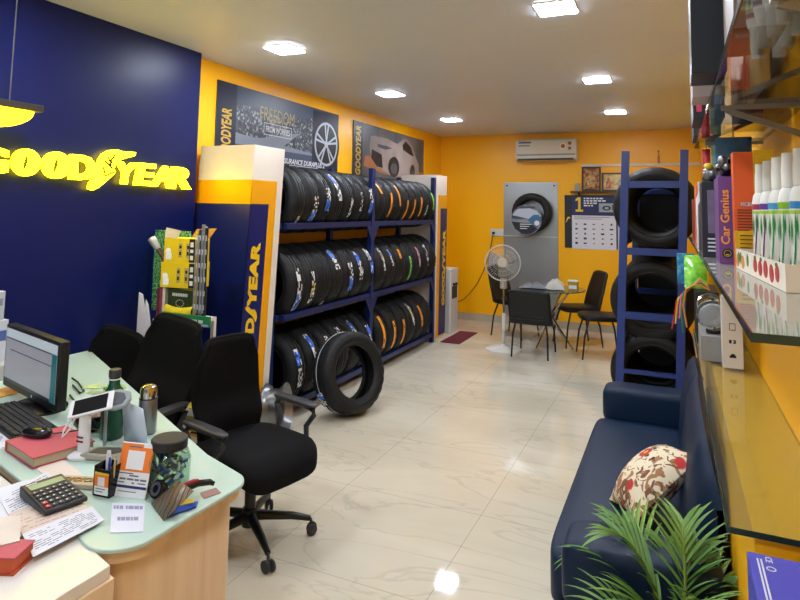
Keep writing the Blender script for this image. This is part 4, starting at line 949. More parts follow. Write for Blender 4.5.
gp = thing('green_packet', 'bright green plastic packet on the far part of the low glass shelf', 'packet', (.1, 3.68, z1+.262))
b = MB(); b.grid(lambda u, v: ((u-.5)*.11, (v-.5)*.08-.03*math.sin(PI*u)*math.sin(PI*v), .17*v+.0), 12, 16); b.grid(lambda u, v: ((u-.5)*.11, (v-.5)*.08+.03*math.sin(PI*u)*math.sin(PI*v), .17*v), 12, 16)
b.build('wrapper', ramp_mat('green_wrapper', [(.3, '#3f9a2a'), (.5, '#7ccf3a'), (.75, '#c4e86a')], 'noise', 24, .25), gp, smooth=True)
bp_ = thing('blue_packet', 'blue blister packet at the far end of the low glass shelf', 'packet', (.05, 3.86, z1+.262))
MB().box((-.04, -.01, 0), (.05, .01, .17)).build('card', ramp_mat('blue_blister', [(.3, '#12507c'), (.55, '#2f8fc0'), (.75, '#9cc8da')], 'noise', 22, .3), bp_, bev=.003)
carton('carton', 'black carton on the low glass shelf under the green and blue packets', 'box', .095, .2, 3.52, 3.9, z1, z1+.26, '#1a1b20')
carton('clear_case', 'grey clear plastic case under the chrome lamps on the low glass shelf', 'case', .1, .2, 3.12, 3.48, z1, z1+.11, '#8d8c88')
# looped coloured wires hanging over the shelf edge
cols = [('orange', '#e08a2a'), ('green', '#1f8a4a'), ('pink', '#d8607a'), ('yellow', '#dcb93a'), ('red', '#c8302a')]
for k, (nm, c) in enumerate(cols):
    y = 3.54+.03*k; x0 = .085-.006*k; z1 = ZL+.24
    pts = [(.16, y+.0, z1+.03), (.12, y, z1+.05+.01*k), (x0, y-.01, z1+.05-.01*k), (x0-.035-.006*k, y-.02, z1+.03-.02*k), (x0-.05-.003*k, y-.015, z1-.06-.03*(k % 3)), (x0-.035-.012*k, y-.02, z1-.13-.035*((k+1) % 3))]
    tag(MB().tube(pts, .0045, 6).build('coloured_wire', mat('wire_'+nm, c, .4)), f'{nm} wire dangling from the black carton on the low glass shelf', 'wire', 'coloured wires')
z1 = ZL+.001
# --- high shelf
z2 = ZT+.001
t = carton('carton', 'tall black carton with a white printed strip on the high glass shelf', 'box', .041, .108, 1.42, 1.57, z2, z2+.42, '#171c22')
b = MB(); b.box((.012, -.0812, .16), (.021, -.0802, .3)); b.build('white_strip', STW, t)
b = MB()
for k in range(9): b.box((.013, -.0822, .17+.014*k), (.02, -.0813, .174+.014*k))
b.build('printed_lines', STK, t)
t = carton('carton', 'brown ribbed carton on the high glass shelf near the top right corner', 'box', .095, .17, 1.1, 1.3, z2, z2+.4, '#6f6152')
b = MB()
for k in range(6): b.box((-.032, -.1012, .03+.014*k), (.032, -.1002, .037+.014*k))
b.build('printed_lines', mat('pale_print', '#8f8575', .5), t)
t = carton('carton', 'grey carton with a dark lid, second row on the high glass shelf', 'box', .2, .3, .75, 1.0, z2, z2+.3, '#3a2f22')
t = carton('carton', 'pale pinkish carton behind the tall black one on the high glass shelf', 'box', .05, .125, 1.72, 1.85, z2, z2+.16, '#a8958c')
t = carton('carton', 'black and pink carton third along the edge of the high glass shelf', 'box', .062, .15, 2.1, 2.35, z2, z2+.2, '#1d1a1f')
b = MB(); b.box((-.035, -.1262, .02), (-.02, -.1252, .18)); b.box((.0, -.1262, .04), (.012, -.1252, .18)); b.build('pink_stripes', mat('pink_print', '#c8385a', .5), t)
t = carton('carton', 'dark grey carton at the far end of the high glass shelf', 'box', .076, .17, 2.6, 2.85, z2, z2+.22, '#2d2b2c')
carton('carton', 'dark olive carton by the wall on the high glass shelf, nearest the camera', 'box', .2, .3, 1.12, 1.5, z2, z2+.3, '#33270f')
carton('carton', 'dark brown carton by the wall in the middle of the high glass shelf', 'box', .2, .3, 1.55, 2.0, z2, z2+.26, '#3a2516')
carton('carton', 'rust carton by the wall at the far part of the high glass shelf', 'box', .2, .3, 2.06, 2.5, z2, z2+.3, '#6a3420')
# packets hanging under the high shelf
for k, (x, y, w, h, c, lb) in enumerate(((.19, 2.35, .11, .2, '#4a6f8c', 'blue hanging packet under the high glass shelf, the widest one'), (.125, 2.75, .03, .17, '#c83a4a', 'narrow red hanging packet under the far end of the high glass shelf'), (.16, 2.6, .05, .19, '#6f8a7a', 'grey-green hanging packet between the red and blue packets'))):
    t = thing('hanging_packet', lb, 'packet', (x, y, ZT-.014), 0, 'packets hanging under the high shelf')
    b = MB(); b.grid(lambda u, v: ((u-.5)*w, -.012*math.sin(PI*u)*math.sin(PI*v), -.02-h*v), 8, 10); b.grid(lambda u, v: ((u-.5)*w, .012*math.sin(PI*u)*math.sin(PI*v), -.02-h*v), 8, 10); b.build('film', mat('packet'+c, c, .25, var=.25, scale=30), t)
    MB().cyl((0, 0, -.022), (0, 0, -.0005), .002, n=6).build('hook', BRK, t)
# --- stacked boxes at the bottom right corner
st = tag(MB().box((.125, 1.08, 0), (.31, 1.42, .52)).build('shipping_carton', mat('brown_cardboard', '#9a7448', .7, var=.1), bev=.003), 'brown carton standing on the floor by the right wall, under the white box', 'box')
gb = thing('paper_stack', 'stack of grey papers under the blue box in the bottom right corner', 'papers', (.215, 1.26, .521))
for k in range(6):
    MB().box((-.102+random.uniform(-.003, .003), -.17, .0365*k), (.095, .17, .0365*k+.035)).build('bundle', mat(['grey_paper', 'pale_paper'][k % 2], ['#8f9088', '#b5b3a6'][k % 2], .7), gb)
bb = thing('blue_box', 'violet-blue printed box on the paper stack in the bottom right corner', 'box', (.215, 1.26, .7405))
MB().box((-.097, -.175, 0), (.097, .178, .2)).build('box_body', mat('violet_blue_card', '#4a4cb4', .4, var=.05), bb, bev=.003)
b = MB()
for k in range(2): b.box((-.083+.006*k, -.02, .2001), (-.08+.006*k, .155, .2008))
for i in range(8): b.box((.0+.012*i, .085-.004*i, .2001), (.008+.012*i, .155, .2006)) if i < 0 else None
for i in range(8):
    y = .155-.012*i; b.box((-.012+.004*i, y-.004, .2001), (.08, y, .2008))
me = text('CE', .02, .012, .0007, .01); b.mesh(me, basis((0, -1, 0), (1, 0, 0), (0, 0, 1), (-.068, .168, .2001)))
b.lathe([(.006, 0), (.0085, 0), (.0085, .0007), (.006, .0007)], Matrix.Translation((-.062, .125, .2001)), 16, ring=True)
b.build('white_printing', WPR, bb)
# ================================================================== reception desk
LW = ramp_mat('light_birch_laminate', [(.2, '#cdae88'), (.5, '#dbbf9a'), (.8, '#e4cca8')], 'noise', 3.2, .4, (6, 6, .35), .3, 5)
MINT = mat('mint_back_painted_glass', '#b3cabc', .3, var=.04)
DZ = .75
def arc(c, r, a0, a1, n=8): return [(c[0]+r*math.cos(math.radians(a0+(a1-a0)*i/n)), c[1]+r*math.sin(math.radians(a0+(a1-a0)*i/n))) for i in range(n+1)]
dk = thing('reception_desk', 'long wood desk with a mint glass top along the navy sign wall', 'desk', (-2.1, 1.65, 0))
near = [(-3.13, 1.66), (-2.3, 1.43), (-1.85, 1.305), (-1.5, 1.2)]
right = arc((-1.335, 1.24), .1, -110, -5, 8)+arc((-1.315, 1.56), .09, 0, 62, 8)
back = [(-1.48, 1.715), (-2.06, 2.02), (-2.66, 2.335), (-3.13, 2.58)]
poly = near+right+back
def inset(P, d):
    n = len(P); out = []
    for i in range(n):
        a, b_, c = Vector(P[i-1]), Vector(P[i]), Vector(P[(i+1) % n]); e1 = (b_-a).normalized(); e2 = (c-b_).normalized()
        nn = (Vector((-e1.y, e1.x))+Vector((-e2.y, e2.x))).normalized(); k = d/max(.4, nn.dot(Vector((-e1.y, e1.x)))); out.append(tuple(b_+nn*k))
    return out
lp = lambda P: [(x+2.1, y-1.65) for x, y in P]
MB().prism(lp(poly), DZ-.012, DZ).build('glass_top', MINT, dk, bev=.003)
MB().prism(lp(inset(poly, .012)), DZ-.04, DZ-.0125).build('top_panel', LW, dk)
body = [(-1.262, 1.235), (-1.262, 1.545), (-1.33, 1.628), (-1.72, 1.82), (-1.72, 1.285), (-1.5, 1.222), (-1.33, 1.18), (-1.285, 1.197)]
body = [(-1.72, 1.28), (-1.5, 1.222)]+arc((-1.34, 1.262), .08, -95, 0, 6)+arc((-1.335, 1.545), .075, 0, 60, 6)+[(-1.72, 1.82)]
MB().prism(lp(body), .05, DZ-.0405).build('end_cabinet', LW, dk)
MB().prism(lp(inset(body, .03)), 0, .0495).build('plinth', mat('dark_plinth', '#2c2824', .5), dk)
b = MB(); b.prism(lp([(-3.12, 2.02), (-1.73, 1.50), (-1.73, 1.48), (-3.12, 2.0)]), .08, DZ-.0405); b.build('modesty_panel', LW, dk)
b = MB(); b.prism(lp([(-2.62, 1.56), (-2.3, 1.47), (-2.3, 1.66), (-2.62, 1.78)]), .05, DZ-.0405); b.build('drawer_unit', LW, dk)
# pedestal cabinet nearer the camera
PZ = .742
pd = thing('pedestal_cabinet', 'low wood cabinet with a white top in the bottom left corner', 'cabinet', (-1.62, 1.0, 0))
P = [(-1.243, 1.118), (-1.375, 1.158), (-1.9, 1.298), (-2.3, 1.405), (-2.3, .5), (-1.25, .5)]
lq = lambda P: [(x+1.62, y-1.0) for x, y in P][::-1]
MB().prism(lq(P), PZ-.03, PZ).build('white_top', mat('white_laminate', '#d9d5cb', .25, var=.03), pd, bev=.002)
MB().prism([(x, y) for x, y in inset(lq(P), .008)], .04, PZ-.0305).build('carcass', LW, pd)
MB().prism([(x, y) for x, y in inset(lq(P), .03)], 0, .0395).build('plinth', MATS['dark_plinth'], pd)

# ------------------------------------------------------------------ things on the desk
PAPER = mat('printer_paper', '#d3d4dc', .6, var=.03); PAPER2 = mat('warm_paper', '#d8c9bb', .6, var=.03); INK = mat('ink', '#6d6f7a', .6)
BP = MATS['black_plastic']
A16 = math.radians(-16.5)
def sheet(name, lab, cat, quad, z, th=.0012, mt=PAPER, lines=0, group=None, z1=None, lm=INK, seed=0, start=.12, title=True):
    """paper sheet: 4 corners in plan, printed lines along its first edge"""
    c = sum((Vector((q[0], q[1], 0)) for q in quad), Vector())/4; rn = random.Random(seed)
    t = thing(name, lab, cat, (c.x, c.y, z), 0, group)
    q = [Vector((p[0]-c.x, p[1]-c.y, 0)) for p in quad]
    zz = [0, 0, 0, 0] if z1 is None else z1
    for i in range(4): q[i].z = zz[i]
    P_ = lambda u, v, d: (q[0]*(1-u)*(1-v)+q[1]*u*(1-v)+q[2]*u*v+q[3]*(1-u)*v)+Vector((0, 0, d))
    b = MB(); vs = [P_(u, v, d) for d in (0, th) for u, v in ((0, 0), (1, 0), (1, 1), (0, 1))]
    b._geo(vs, [(0, 3, 2, 1), (4, 5, 6, 7), (0, 1, 5, 4), (1, 2, 6, 5), (2, 3, 7, 6), (3, 0, 4, 7)]); b.build('sheet', mt, t)
    if lines:
        b = MB()
        for k in range(lines):
            v0 = start+(1-start-.1)*k/lines; u = .06
            while u < .9:
                l = rn.uniform(.03, .16)
                if rn.random() < .75:
                    u1 = min(u+l, .94); hh = .32*(1-start-.1)/lines
                    b._geo([P_(u, v0, th+.0004), P_(u1, v0, th+.0004), P_(u1, v0+hh, th+.0004), P_(u, v0+hh, th+.0004)], [(0, 1, 2, 3)])
                u += l+.02
        b.build('printed_lines', lm, t)
    return t
def Q(pix, z): return [tuple(on_z(u, v, z))[:2] for u, v in pix]
z = DZ+.001
# monitor
mon = thing('monitor', 'black flat monitor showing a grey window on the desk', 'monitor', (-2.43, 1.775, z), math.radians(-15))
MB().lathe([(0, 0), (.12, 0), (.12, .008), (.105, .016), (.03, .02), (0, .02)], Matrix.Diagonal((1.1, .85, 1, 1)), 40).build('base', MATS['black_gloss'], mon)
MB().box((-.035, -.01, .018), (.035, .025, .06)).build('neck', BP, mon, bev=.006)
# the panel: local x to the right along the screen, front towards local -y
sL, sR, zb, zt = -.36, .215, .028, .3
b = MB().box((sL, -.022, zb), (sR, .018, zt)); b.build('bezel', BP, mon, bev=.005)
b = MB(); b.box((sL+.015, -.0235, zb+.03), (sR-.015, -.0222, zt-.015)); b.build('screen', mat('lit_grey_screen', '#8a8a90', .3, var=.05, emit=SCR), mon)
b = MB(); b.box((sL+.015, -.0243, zt-.052), (sR-.015, -.0236, zt-.016)); b.build('title_bar', mat('lit_pale_screen', '#a9b3b8', .3, var=.02, emit=SCR), mon)
b = MB(); b.box((sR-.062, -.0243, zb+.031), (sR-.015, -.0236, zt-.054)); b.build('teal_sidebar', mat('lit_teal_screen', '#1f5c60', .3, var=.02, emit=SCR), mon)
b = MB(); b.box((sL+.018, -.0243, zt-.058), (sR-.065, -.0236, zt-.054)); b.box((sL+.07, -.0243, zt-.105), (sR-.065, -.0236, zt-.102)); b.box((sL+.015, -.0243, zb+.03), (sR-.064, -.0236, zb+.042))
b.build('dark_bars', mat('lit_dark_screen', '#26282e', .3, emit=SCR), mon)
b = MB(); b.disc((-.03, zb+.016), .006, .0221, .0228, 14, face_y((0, 0, 0))); b.build('badge', WPR, mon)
# keyboard
kb = thing('keyboard', 'black keyboard in front of the monitor', 'keyboard', (-2.345, 1.617, z), math.radians(-16.5))
MB().box((-.225, -.075, 0), (.225, .075, .018)).build('case', BP, kb, bev=.004)
b = MB()
for r in range(6):
    n = 20 if r else 8
    for c in range(n):
        if r == 0 and 2 < c < 3: continue
        x0 = -.215+.43*c/n; x1 = x0+.43/n-.003; y0 = -.068+.0225*r
        b.box((x0, y0, .0181), (x1, y0+.019, .024))
b.build('keys', mat('key_black', '#232427', .5), kb, bev=.0015, seg=1)
# pink notebook, mouse
nb = thing('register_book', 'thick pink register with an orange spine under the mouse', 'book', (-1.99, 1.497, z), math.radians(-14)); nb.scale = (.92, .9, 1)
MB().box((-.1, -.105, .004), (.135, .105, .03)).build('pages', mat('page_edge', '#b0a488', .7, var=.1), nb)
MB().box((-.1, -.11, .0305), (.14, .11, .034)).build('cover', mat('pink_cover', '#b9505f', .55, var=.05), nb, bev=.001)
MB().box((-.112, -.11, 0), (-.1005, .11, .034)).build('spine', mat('orange_spine', '#b5502f', .55), nb, bev=.002)
MB().box((-.1, -.11, 0), (.14, .11, .0035)).build('back_cover', MATS['pink_cover'], nb)
mo = thing('mouse', 'black computer mouse on the pink register', 'mouse', (-2.055, 1.5, z+.035), math.radians(8))
b = MB(); b.ell((0, 0, .012), (.056, .031, .02), 24, 14, None, .8)
for v in b.bm.verts: v.co.z = max(v.co.z, 0)
b.build('shell', MATS['black_gloss'], mo, smooth=True)
b = MB(); b.cyl((.03, -.006, .031), (.03, .006, .031), .006, n=12); b.build('wheel', mat('grey_rubber', '#3a3b3e', .6), mo)
c0 = Vector((-2.005, 1.508, z+.047)); cp = [c0, c0+Vector((.03, .03, .0)), Vector((-1.95, 1.62, z+.038)), Vector((-1.985, 1.7, z+.005)), Vector((-2.1, 1.8, z+.005)), Vector((-2.2, 1.98, z+.005))]
MBt = MB(); MBt.tube([tuple(p-Vector((-2.055, 1.5, z+.035))) for p in cp], .0022, 6); o = MBt.build('cable', BP, mo); o.rotation_euler = (0, 0, math.radians(-8))
# slip of paper, leaflet behind keyboard
sheet('paper_slip', 'pale strip of paper lying between keyboard and monitor base', 'paper', Q([(17, 400), (26, 398), (57, 430), (50, 433)], z), z, .001, PAPER2, 0)
t = sheet('leaflet', 'orange and yellow leaflet on the desk under the left of the monitor', 'leaflet', Q([(-12, 394), (22, 382), (34, 389), (0, 398)], z), z, .002, ramp_mat('leaflet_print', [(.3, '#c9552a'), (.5, '#dc8a2a'), (.7, '#d9b33a')], 'noise', 9, .4), 0)
cp_ = tag(MB().box((-.012, -.02, 0), (.012, .02, .02)).build('blue_clip', mat('blue_plastic', '#23418f', .4), None, bev=.004, loc=tuple(on_z(19, 388, z+.003))), 'small blue clip on the orange leaflet by the monitor', 'clip')
for k, pts in enumerate(([(73, 385), (80, 393), (84, 391), (78, 382), (72, 378)], [(70, 395), (76, 403), (77, 412), (73, 418)])):
    tag(MB().tube([on_z(u, v, z+.006) for u, v in pts], .004, 6).build('monitor_cable', BP), ['looped black cable on the desk right of the monitor', 'short black cable on the desk at the foot of the monitor'][k], 'cable')
# phone stand
ps = thing('phone_display_stand', 'white phone display stand with a tilted phone on the desk', 'display stand', (-1.842, 1.517, z)); ps.scale = (.9, .9, .9)
PWH = mat('glossy_white_plastic', '#dedee0', .2, var=.02)
MB().lathe([(0, 0), (.055, 0), (.055, .008), (.045, .014), (.03, .02), (0, .02)], None, 32).build('base', PWH, ps)
MB().lathe([(.022, .02), (.021, .16), (0, .16)], None, 24).build('post', PWH, ps)
b = MB(); 
for zz in (.055, .07): b.box((-.012, -.0235, zz), (.018, -.019, zz+.006))
b.build('printed_mark', mat('maroon_print', '#5a1f33', .5), ps)
hd = basis(Vector((.82, .54, .22)).normalized(), Vector((-.25, .72, .62)).normalized(), Vector((.1, -.6, .8)).normalized(), (0, 0, .178))
def ortho(M):
    x = M.col[0].to_3d().normalized(); zc_ = x.cross(M.col[1].to_3d()).normalized(); y = zc_.cross(x); return basis(x, y, zc_, M.translation)
hd = ortho(hd)
MB().box((-.05, -.03, -.02), (.045, .03, -.002), hd).build('holder', PWH, ps, bev=.004)
MB().box((-.06, -.04, -.0015), (.1, .04, .007), hd).build('phone_body', PWH, ps, bev=.004)
MB().box((-.042, -.032, .0072), (.08, .032, .0082), hd).build('phone_screen', MATS['black_gloss'], ps)
b = MB(); b.tube([(-.02, -.0, .16), (-.06, -.01, .13), (-.075, -.03, .09), (-.062, -.045, .07), (-.04, -.03, .1), (-.03, -.02, .14)], .0035, 6); b.build('tether_cord', PWH, ps)
bk = thing('grey_handset', 'grey padded handset lying over the stand in front of the green bottle', 'handset', (-1.805, 1.578, z+.165))
M2 = ortho(basis((.92, .3, .1), (-.2, .75, .6), (0, -.6, .8), (0, 0, 0)))
b = MB(); b.prism([(-.07, -.025), (.04, -.04), (.075, -.03), (.085, 0), (.07, .03), (.03, .04), (-.07, .03)], .0, .014, M2); b.build('shell', mat('mid_grey_plastic', '#8e969c', .4), bk, bev=.004)
MB().prism([(-.05, -.015), (.035, -.027), (.062, -.02), (.068, 0), (.055, .02), (.025, .026), (-.05, .018)], .0142, .017, M2).build('pad', mat('dark_grey_pad', '#434a50', .5), bk)
b = MB(); b.cyl((-.045, .03, -.02), (-.045, .03, -.1635), .006, n=10); b.build('support_rod', MATS['mid_grey_plastic'], bk)
# green bottle
gb_ = thing('green_bottle', 'dark green glass bottle with a black cap on the desk', 'bottle', (-1.893, 1.675, z)); gb_.scale = (1, 1, .95)
GG = mat('dark_green_glass', '#0f4a33', .12, var=.1, spec=.6)
MB().lathe([(0, 0), (.036, 0), (.041, .006), (.042, .14), (.036, .17), (.022, .19), (.019, .2), (.019, .228), (0, .228)], None, 36).build('glass_body', GG, gb_)
MB().lathe([(0, .2285), (.0215, .2285), (.0215, .252), (.019, .256), (0, .256)], None, 24).build('cap', mat('dark_grey_cap', '#2b2d2e', .4), gb_)
MB().lathe([(.0195, .218), (.021, .218), (.021, .222), (.0195, .222)], None, 24, ring=True).build('neck_ring', MATS['glossy_white_plastic'], gb_)
# pot with pebbles, small leaves
bw = thing('succulent_pot', 'dark bowl of pink pebbles with pale green leaves behind the green bottle', 'plant', (-2.03, 1.7, z))
MB().lathe([(0, 0), (.04, 0), (.065, .03), (.07, .06), (.066, .06), (.055, .035), (0, .03)], None, 32).build('bowl', MATS['black_gloss'], bw)
rn = random.Random(4); b = MB()
for k in range(90):
    r = .06*math.sqrt(rn.random()); a = rn.random()*2*PI; b.ell((r*math.cos(a), r*math.sin(a), .052+.014*(1-r/.06)+rn.uniform(0, .006)), (.008, .007, .006), 7, 5)
o = b.build('pebbles', ramp_mat('pink_pebbles', [(.3, '#8a5a4a'), (.5, '#c49a88'), (.7, '#ddc4b0')], 'cells', 70, .6), bw, smooth=True); o['kind'] = 'stuff'
PL = ramp_mat('pale_succulent_green', [(.3, '#8aa85a'), (.6, '#b9cf7f'), (.8, '#d3dfa0')], 'noise', 20, .4)
for k in range(9):
    a = k*2.4; r = .02+.03*(k % 3)/2; zz = .15+.012*(k % 4); tilt = .5+.35*(k % 3)
    M3 = Matrix.Translation((.02*math.cos(a)+.03, .02*math.sin(a)+.03, zz-.02)) @ rot('Z', a) @ rot('Y', -tilt+PI/2-.6)
    b = MB(); b.ell((.03, 0, 0), (.034, .017, .005), 14, 8, M3); b.build('leaf', PL, bw, smooth=True)
MB().cyl((.02, .015, .06), (.03, .03, .15), .006, n=8).build('stem', STEMG, bw)
# steel flask
fl = thing('steel_flask', 'brushed steel vacuum flask on the desk beside the white tent card', 'flask', (-1.815, 1.765, z))
MB().lathe([(0, 0), (.031, 0), (.033, .004), (.033, .122), (.0315, .126), (0, .126)], None, 32).build('body', STEEL, fl)
MB().lathe([(0, .1265), (.0305, .1265), (.031, .13), (.031, .158), (.027, .17), (.015, .176), (0, .176)], None, 32).build('cup', mat('polished_steel', '#c2bdb2', .15, metal=1), fl)
MB().lathe([(.0305, .1262), (.0335, .1262), (.0335, .129), (.0305, .129)], None, 32, ring=True).build('dark_ring', BP, fl)
# white tent card
tc_ = thing('tent_card', 'blank white tent card standing on the desk between bottle and flask', 'card stand', (-1.725, 1.60, z))
o3 = Vector(tc_.location); fq = [on_z(124, 441, DZ+.004)-o3, on_z(148, 446, DZ+.004)-o3, on_z(142.5, 409.5, .895)-o3, on_z(122, 399, .905)-o3]
b = MB(); b._geo(fq, [(0, 1, 2, 3)]); o = b.build('card_panel', mat('white_acrylic', '#c9d2dc', .25, var=.02), tc_, fix=False); o.modifiers.new('thick', 'SOLIDIFY').thickness = .003
b = MB(); b.prism([tuple((on_z(u, v, z)-o3).to_2d()) for u, v in ((122, 443), (120, 456), (146, 459), (149, 447))], 0, .002); b.build('foot_plate', MATS['white_acrylic'], tc_)
# key jar
jr = thing('key_jar', 'glass jar of keys and fobs with a black lid on the desk', 'jar', (-1.405, 1.458, z))
JG = glass_mat('jar_glass', '#e8f2ec', 1.3)
MB().lathe([(0, 0), (.05, 0), (.06, .008), (.064, .03), (.064, .09), (.056, .112), (.048, .12), (.0465, .12), (.053, .111), (.061, .089), (.061, .031), (.057, .01), (0, .004)], None, 40).build('glass_body', JG, jr)
MB().lathe([(0, .1205), (.05, .1205), (.053, .123), (.053, .147), (.05, .15), (0, .15)], None, 40).build('lid', mat('black_ribbed_lid', '#18191b', .55), jr)
b = MB(); rn = random.Random(9); b2 = [MB() for _ in range(4)]
for k in range(80):
    r = .044*math.sqrt(rn.random()); a = rn.random()*2*PI; zz = rn.uniform(.012, .105)
    M3 = Matrix.Translation((r*math.cos(a), r*math.sin(a), zz)) @ Matrix.Rotation(rn.random()*6, 4, Vector((rn.random()-.5, rn.random()-.5, rn.random()-.5)).normalized())
    b2[k % 4].cbox((0, 0, 0), (.024, .012, .005), M3)
for bb_, (nm, c) in zip(b2, (('silver_keys', '#c5c9ce'), ('white_fobs', '#d5d6d8'), ('blue_fobs', '#3a55a8'), ('black_fobs', '#5a5d66'))):
    o = bb_.build(nm, mat(nm, c, .35), jr, bev=.001, seg=1); o['kind'] = 'stuff'
# hand scanner / cable bundle in front of the jar
sc_ = thing('hand_tool', 'black hand tool with a red grip lying before the key jar', 'tool', (-1.315, 1.435, z)); sc_.scale = (.72, .72, .8)
b = MB(); b.tube([(-.075, -.07, .02), (-.03, -.04, .03), (.0, -.012, .038), (.04, .028, .05), (.075, .06, .05), (.088, .07, .042)], [.014, .018, .016, .012, .011, .008], 12); b.build('handle', MATS['black_gloss'], sc_)
b = MB(); b.tube([(-.012, -.03, .05), (.03, .012, .0605), (.045, .027, .0625)], [.006, .008, .005], 10); b.build('red_grip', mat('crimson_rubber', '#9a2238', .45), sc_)
b = MB(); b.lathe([(0, -.02), (.03, -.018), (.034, 0), (.03, .018), (0, .02)], Matrix.Translation((-.085, -.055, .035)) @ rot('X', 1.1), 24); b.build('head', MATS['black_gloss'], sc_)
b = MB(); b.lathe([(.014, .0205), (.024, .0205), (.024, .0225), (.014, .0225)], Matrix.Translation((-.085, -.055, .035)) @ rot('X', 1.1), 24, ring=True); b.build('silver_ring', STEEL, sc_)
# pen holder with small code card
ph_ = thing('pen_holder', 'black pen holder with a small orange payment card on its front', 'pen holder', (-1.54, 1.36, z), math.radians(6)); ph_.scale = (.85, .85, .85)
b = MB()
for s in (((-.036, -.03, 0), (.036, .03, .004)), ((-.036, -.03, .004), (-.033, .03, .1)), ((.033, -.03, .004), (.036, .03, .1)), ((-.033, -.03, .004), (.033, -.027, .09)), ((-.033, .027, .004), (.033, .03, .1))): b.box(*s)
b.build('cup', MATS['black_gloss'], ph_, bev=.001, seg=1)
ORM = ramp_mat('orange_gradient_card', [(0, '#e2502a'), (.5, '#ee7f22'), (1, '#f2b428')], 'noise', 3, .35)
b = MB(); b.box((-.029, -.0325, .035), (.029, -.0305, .073)); b.build('orange_card', ORM, ph_)
b = MB(); b.box((-.029, -.0325, .008), (.029, -.0305, .0348)); b.box((-.014, -.0335, .038), (.014, -.0326, .066)); b.build('white_card', STW, ph_)
b = MB(); b.box((-.029, -.0325, .0732), (.029, -.0305, .08)); b.build('yellow_strip', STY, ph_)
b = MB(); 
for k, l in enumerate((.04, .03)): b.box((-.022, -.0333, .026-.009*k), (-.022+l, -.0326, .029-.009*k))
b.build('printed_lines', INK, ph_)
pen = [('white_marker', '#d5d7da', .009, -.012, .012, .13, 'white capped marker'), ('blue_pen', '#2a3f9c', .0045, .004, -.004, .118, 'blue pen'), ('grey_pen', '#b0b2b4', .005, .02, .01, .128, 'pale grey pen'), ('gold_pen', '#b59a5a', .004, .026, -.012, .12, 'thin gold pen')]
for nm, c, r, x, y, l, lb in pen:
    M4 = Matrix.Translation((x, y, .0045)) @ rot('Y', x*4) @ rot('X', -y*2)
    b = MB(); b.tube([M4 @ Vector((0, 0, r)), M4 @ Vector((0, 0, l*.8)), M4 @ Vector((0, 0, l))], [r, r, r*.7], 10)
    o = b.build('pen', mat(nm, c, .35)); o.location = ph_.location; o.rotation_euler = ph_.rotation_euler; o.scale = ph_.scale; tag(o, lb+' standing in the black pen holder', 'pen', 'pens in the black holder')
# payment stand
qs = thing('payment_stand', 'white and orange payment tent stand on the desk, left of the key jar', 'card stand', (-1.468, 1.395, z), math.radians(12))
tl = ortho(basis((1, 0, 0), (0, .24, .97), (0, -.97, .24), (0, -.028, 0)))
MB().box((-.052, 0, -.003), (.052, .145, 0), tl).build('front_panel', STW, qs)
MB().box((-.052, 0, -.003), (.052, .145, 0), ortho(basis((-1, 0, 0), (0, -.24, .97), (0, .97, .24), (0, .0425, 0)))).build('back_panel', STW, qs)
MB().box((-.052, .068, .0002), (.052, .143, .001), tl).build('orange_card', ORM, qs)
b = MB(); b.box((-.028, .074, .0012), (.028, .124, .002), tl); b.box((.02, .134, .0012), (.05, .142, .002), tl); b.build('white_square', STW, qs)
b = MB(); b.box((-.05, .024, .0003), (.05, .031, .001), tl); b.build('navy_strip', mat('navy_strip_print', '#1a2a66', .4), qs)
b = MB()
for x, y, l, h in ((-.045, .061, .045, .003), (-.012, .055, .03, .004), (-.042, .045, .02, .005), (-.018, .045, .022, .005), (.008, .045, .014, .005), (.026, .045, .02, .005), (-.045, .037, .02, .003), (.0, .036, .008, .004), (.02, .037, .025, .003), (-.04, .014, .06, .002), (-.03, .132, .045, .004)): b.box((x, y, .0003), (x+l, y+h, .0012), tl)
b.build('printed_lines', INK, qs)
# note sheet
sheet('note_paper', 'square white note with a few pen lines on the desk edge', 'paper', Q([(112, 503), (145, 504), (143, 532), (110, 533)], z), z, .001, PAPER, 2, None, None, mat('pencil_lines', '#8f8fa5', .6), 3, .1)
# folded leaflet
lf = thing('folded_leaflet', 'folded dark brown and silver leaflet standing on the desk edge', 'leaflet', tuple(on_z(172, 508, z)))
p = [on_z(164, 521, z), on_z(151, 504, z), on_z(180, 481, z+.075), on_z(194, 491, z+.075)]
o0 = Vector(lf.location); b = MB(); b._geo([q-o0 for q in (p[0], p[1], p[2], p[3])], [(0, 1, 2, 3)])
o = b.build('upper_leaf', ramp_mat('bronze_streaks', [(.2, '#2a2c33'), (.42, '#71706e'), (.5, '#b5a684'), (.56, '#5a4322'), (.8, '#7d5a26')], 'wave', 5, .35, (3, 9, 1), 4, 3), lf, fix=False); o.modifiers.new('thick', 'SOLIDIFY').thickness = .002
lf['label'] = 'folded dark bronze card leaflet, half open, on the desk edge'
o = tag(MB().prism([tuple((on_z(u, v, z)-o0).to_2d()) for u, v in ((165, 519), (196, 508), (198, 503), (172, 508))], 0, .006).build('price_booklet', mat('royal_blue_card', '#24479c', .4, var=.2, scale=30), None, loc=(o0.x, o0.y, z)), 'blue booklet with a yellow stripe under the bronze leaflet', 'booklet')
b = MB(); b.prism([tuple((on_z(u, v, z)-o0).to_2d()) for u, v in ((176, 509), (194, 504.5), (193, 501.5), (184, 501.5))], .0062, .007); b.build('yellow_stripe', STY, o)
# id card
ic = sheet('name_card', 'small pinkish name card in a clear sleeve at the rounded desk corner', 'card', Q([(204, 499), (221, 493), (216, 488), (200, 493)], z), z, .0015, mat('pinkish_card', '#8f6a66', .4), 0)
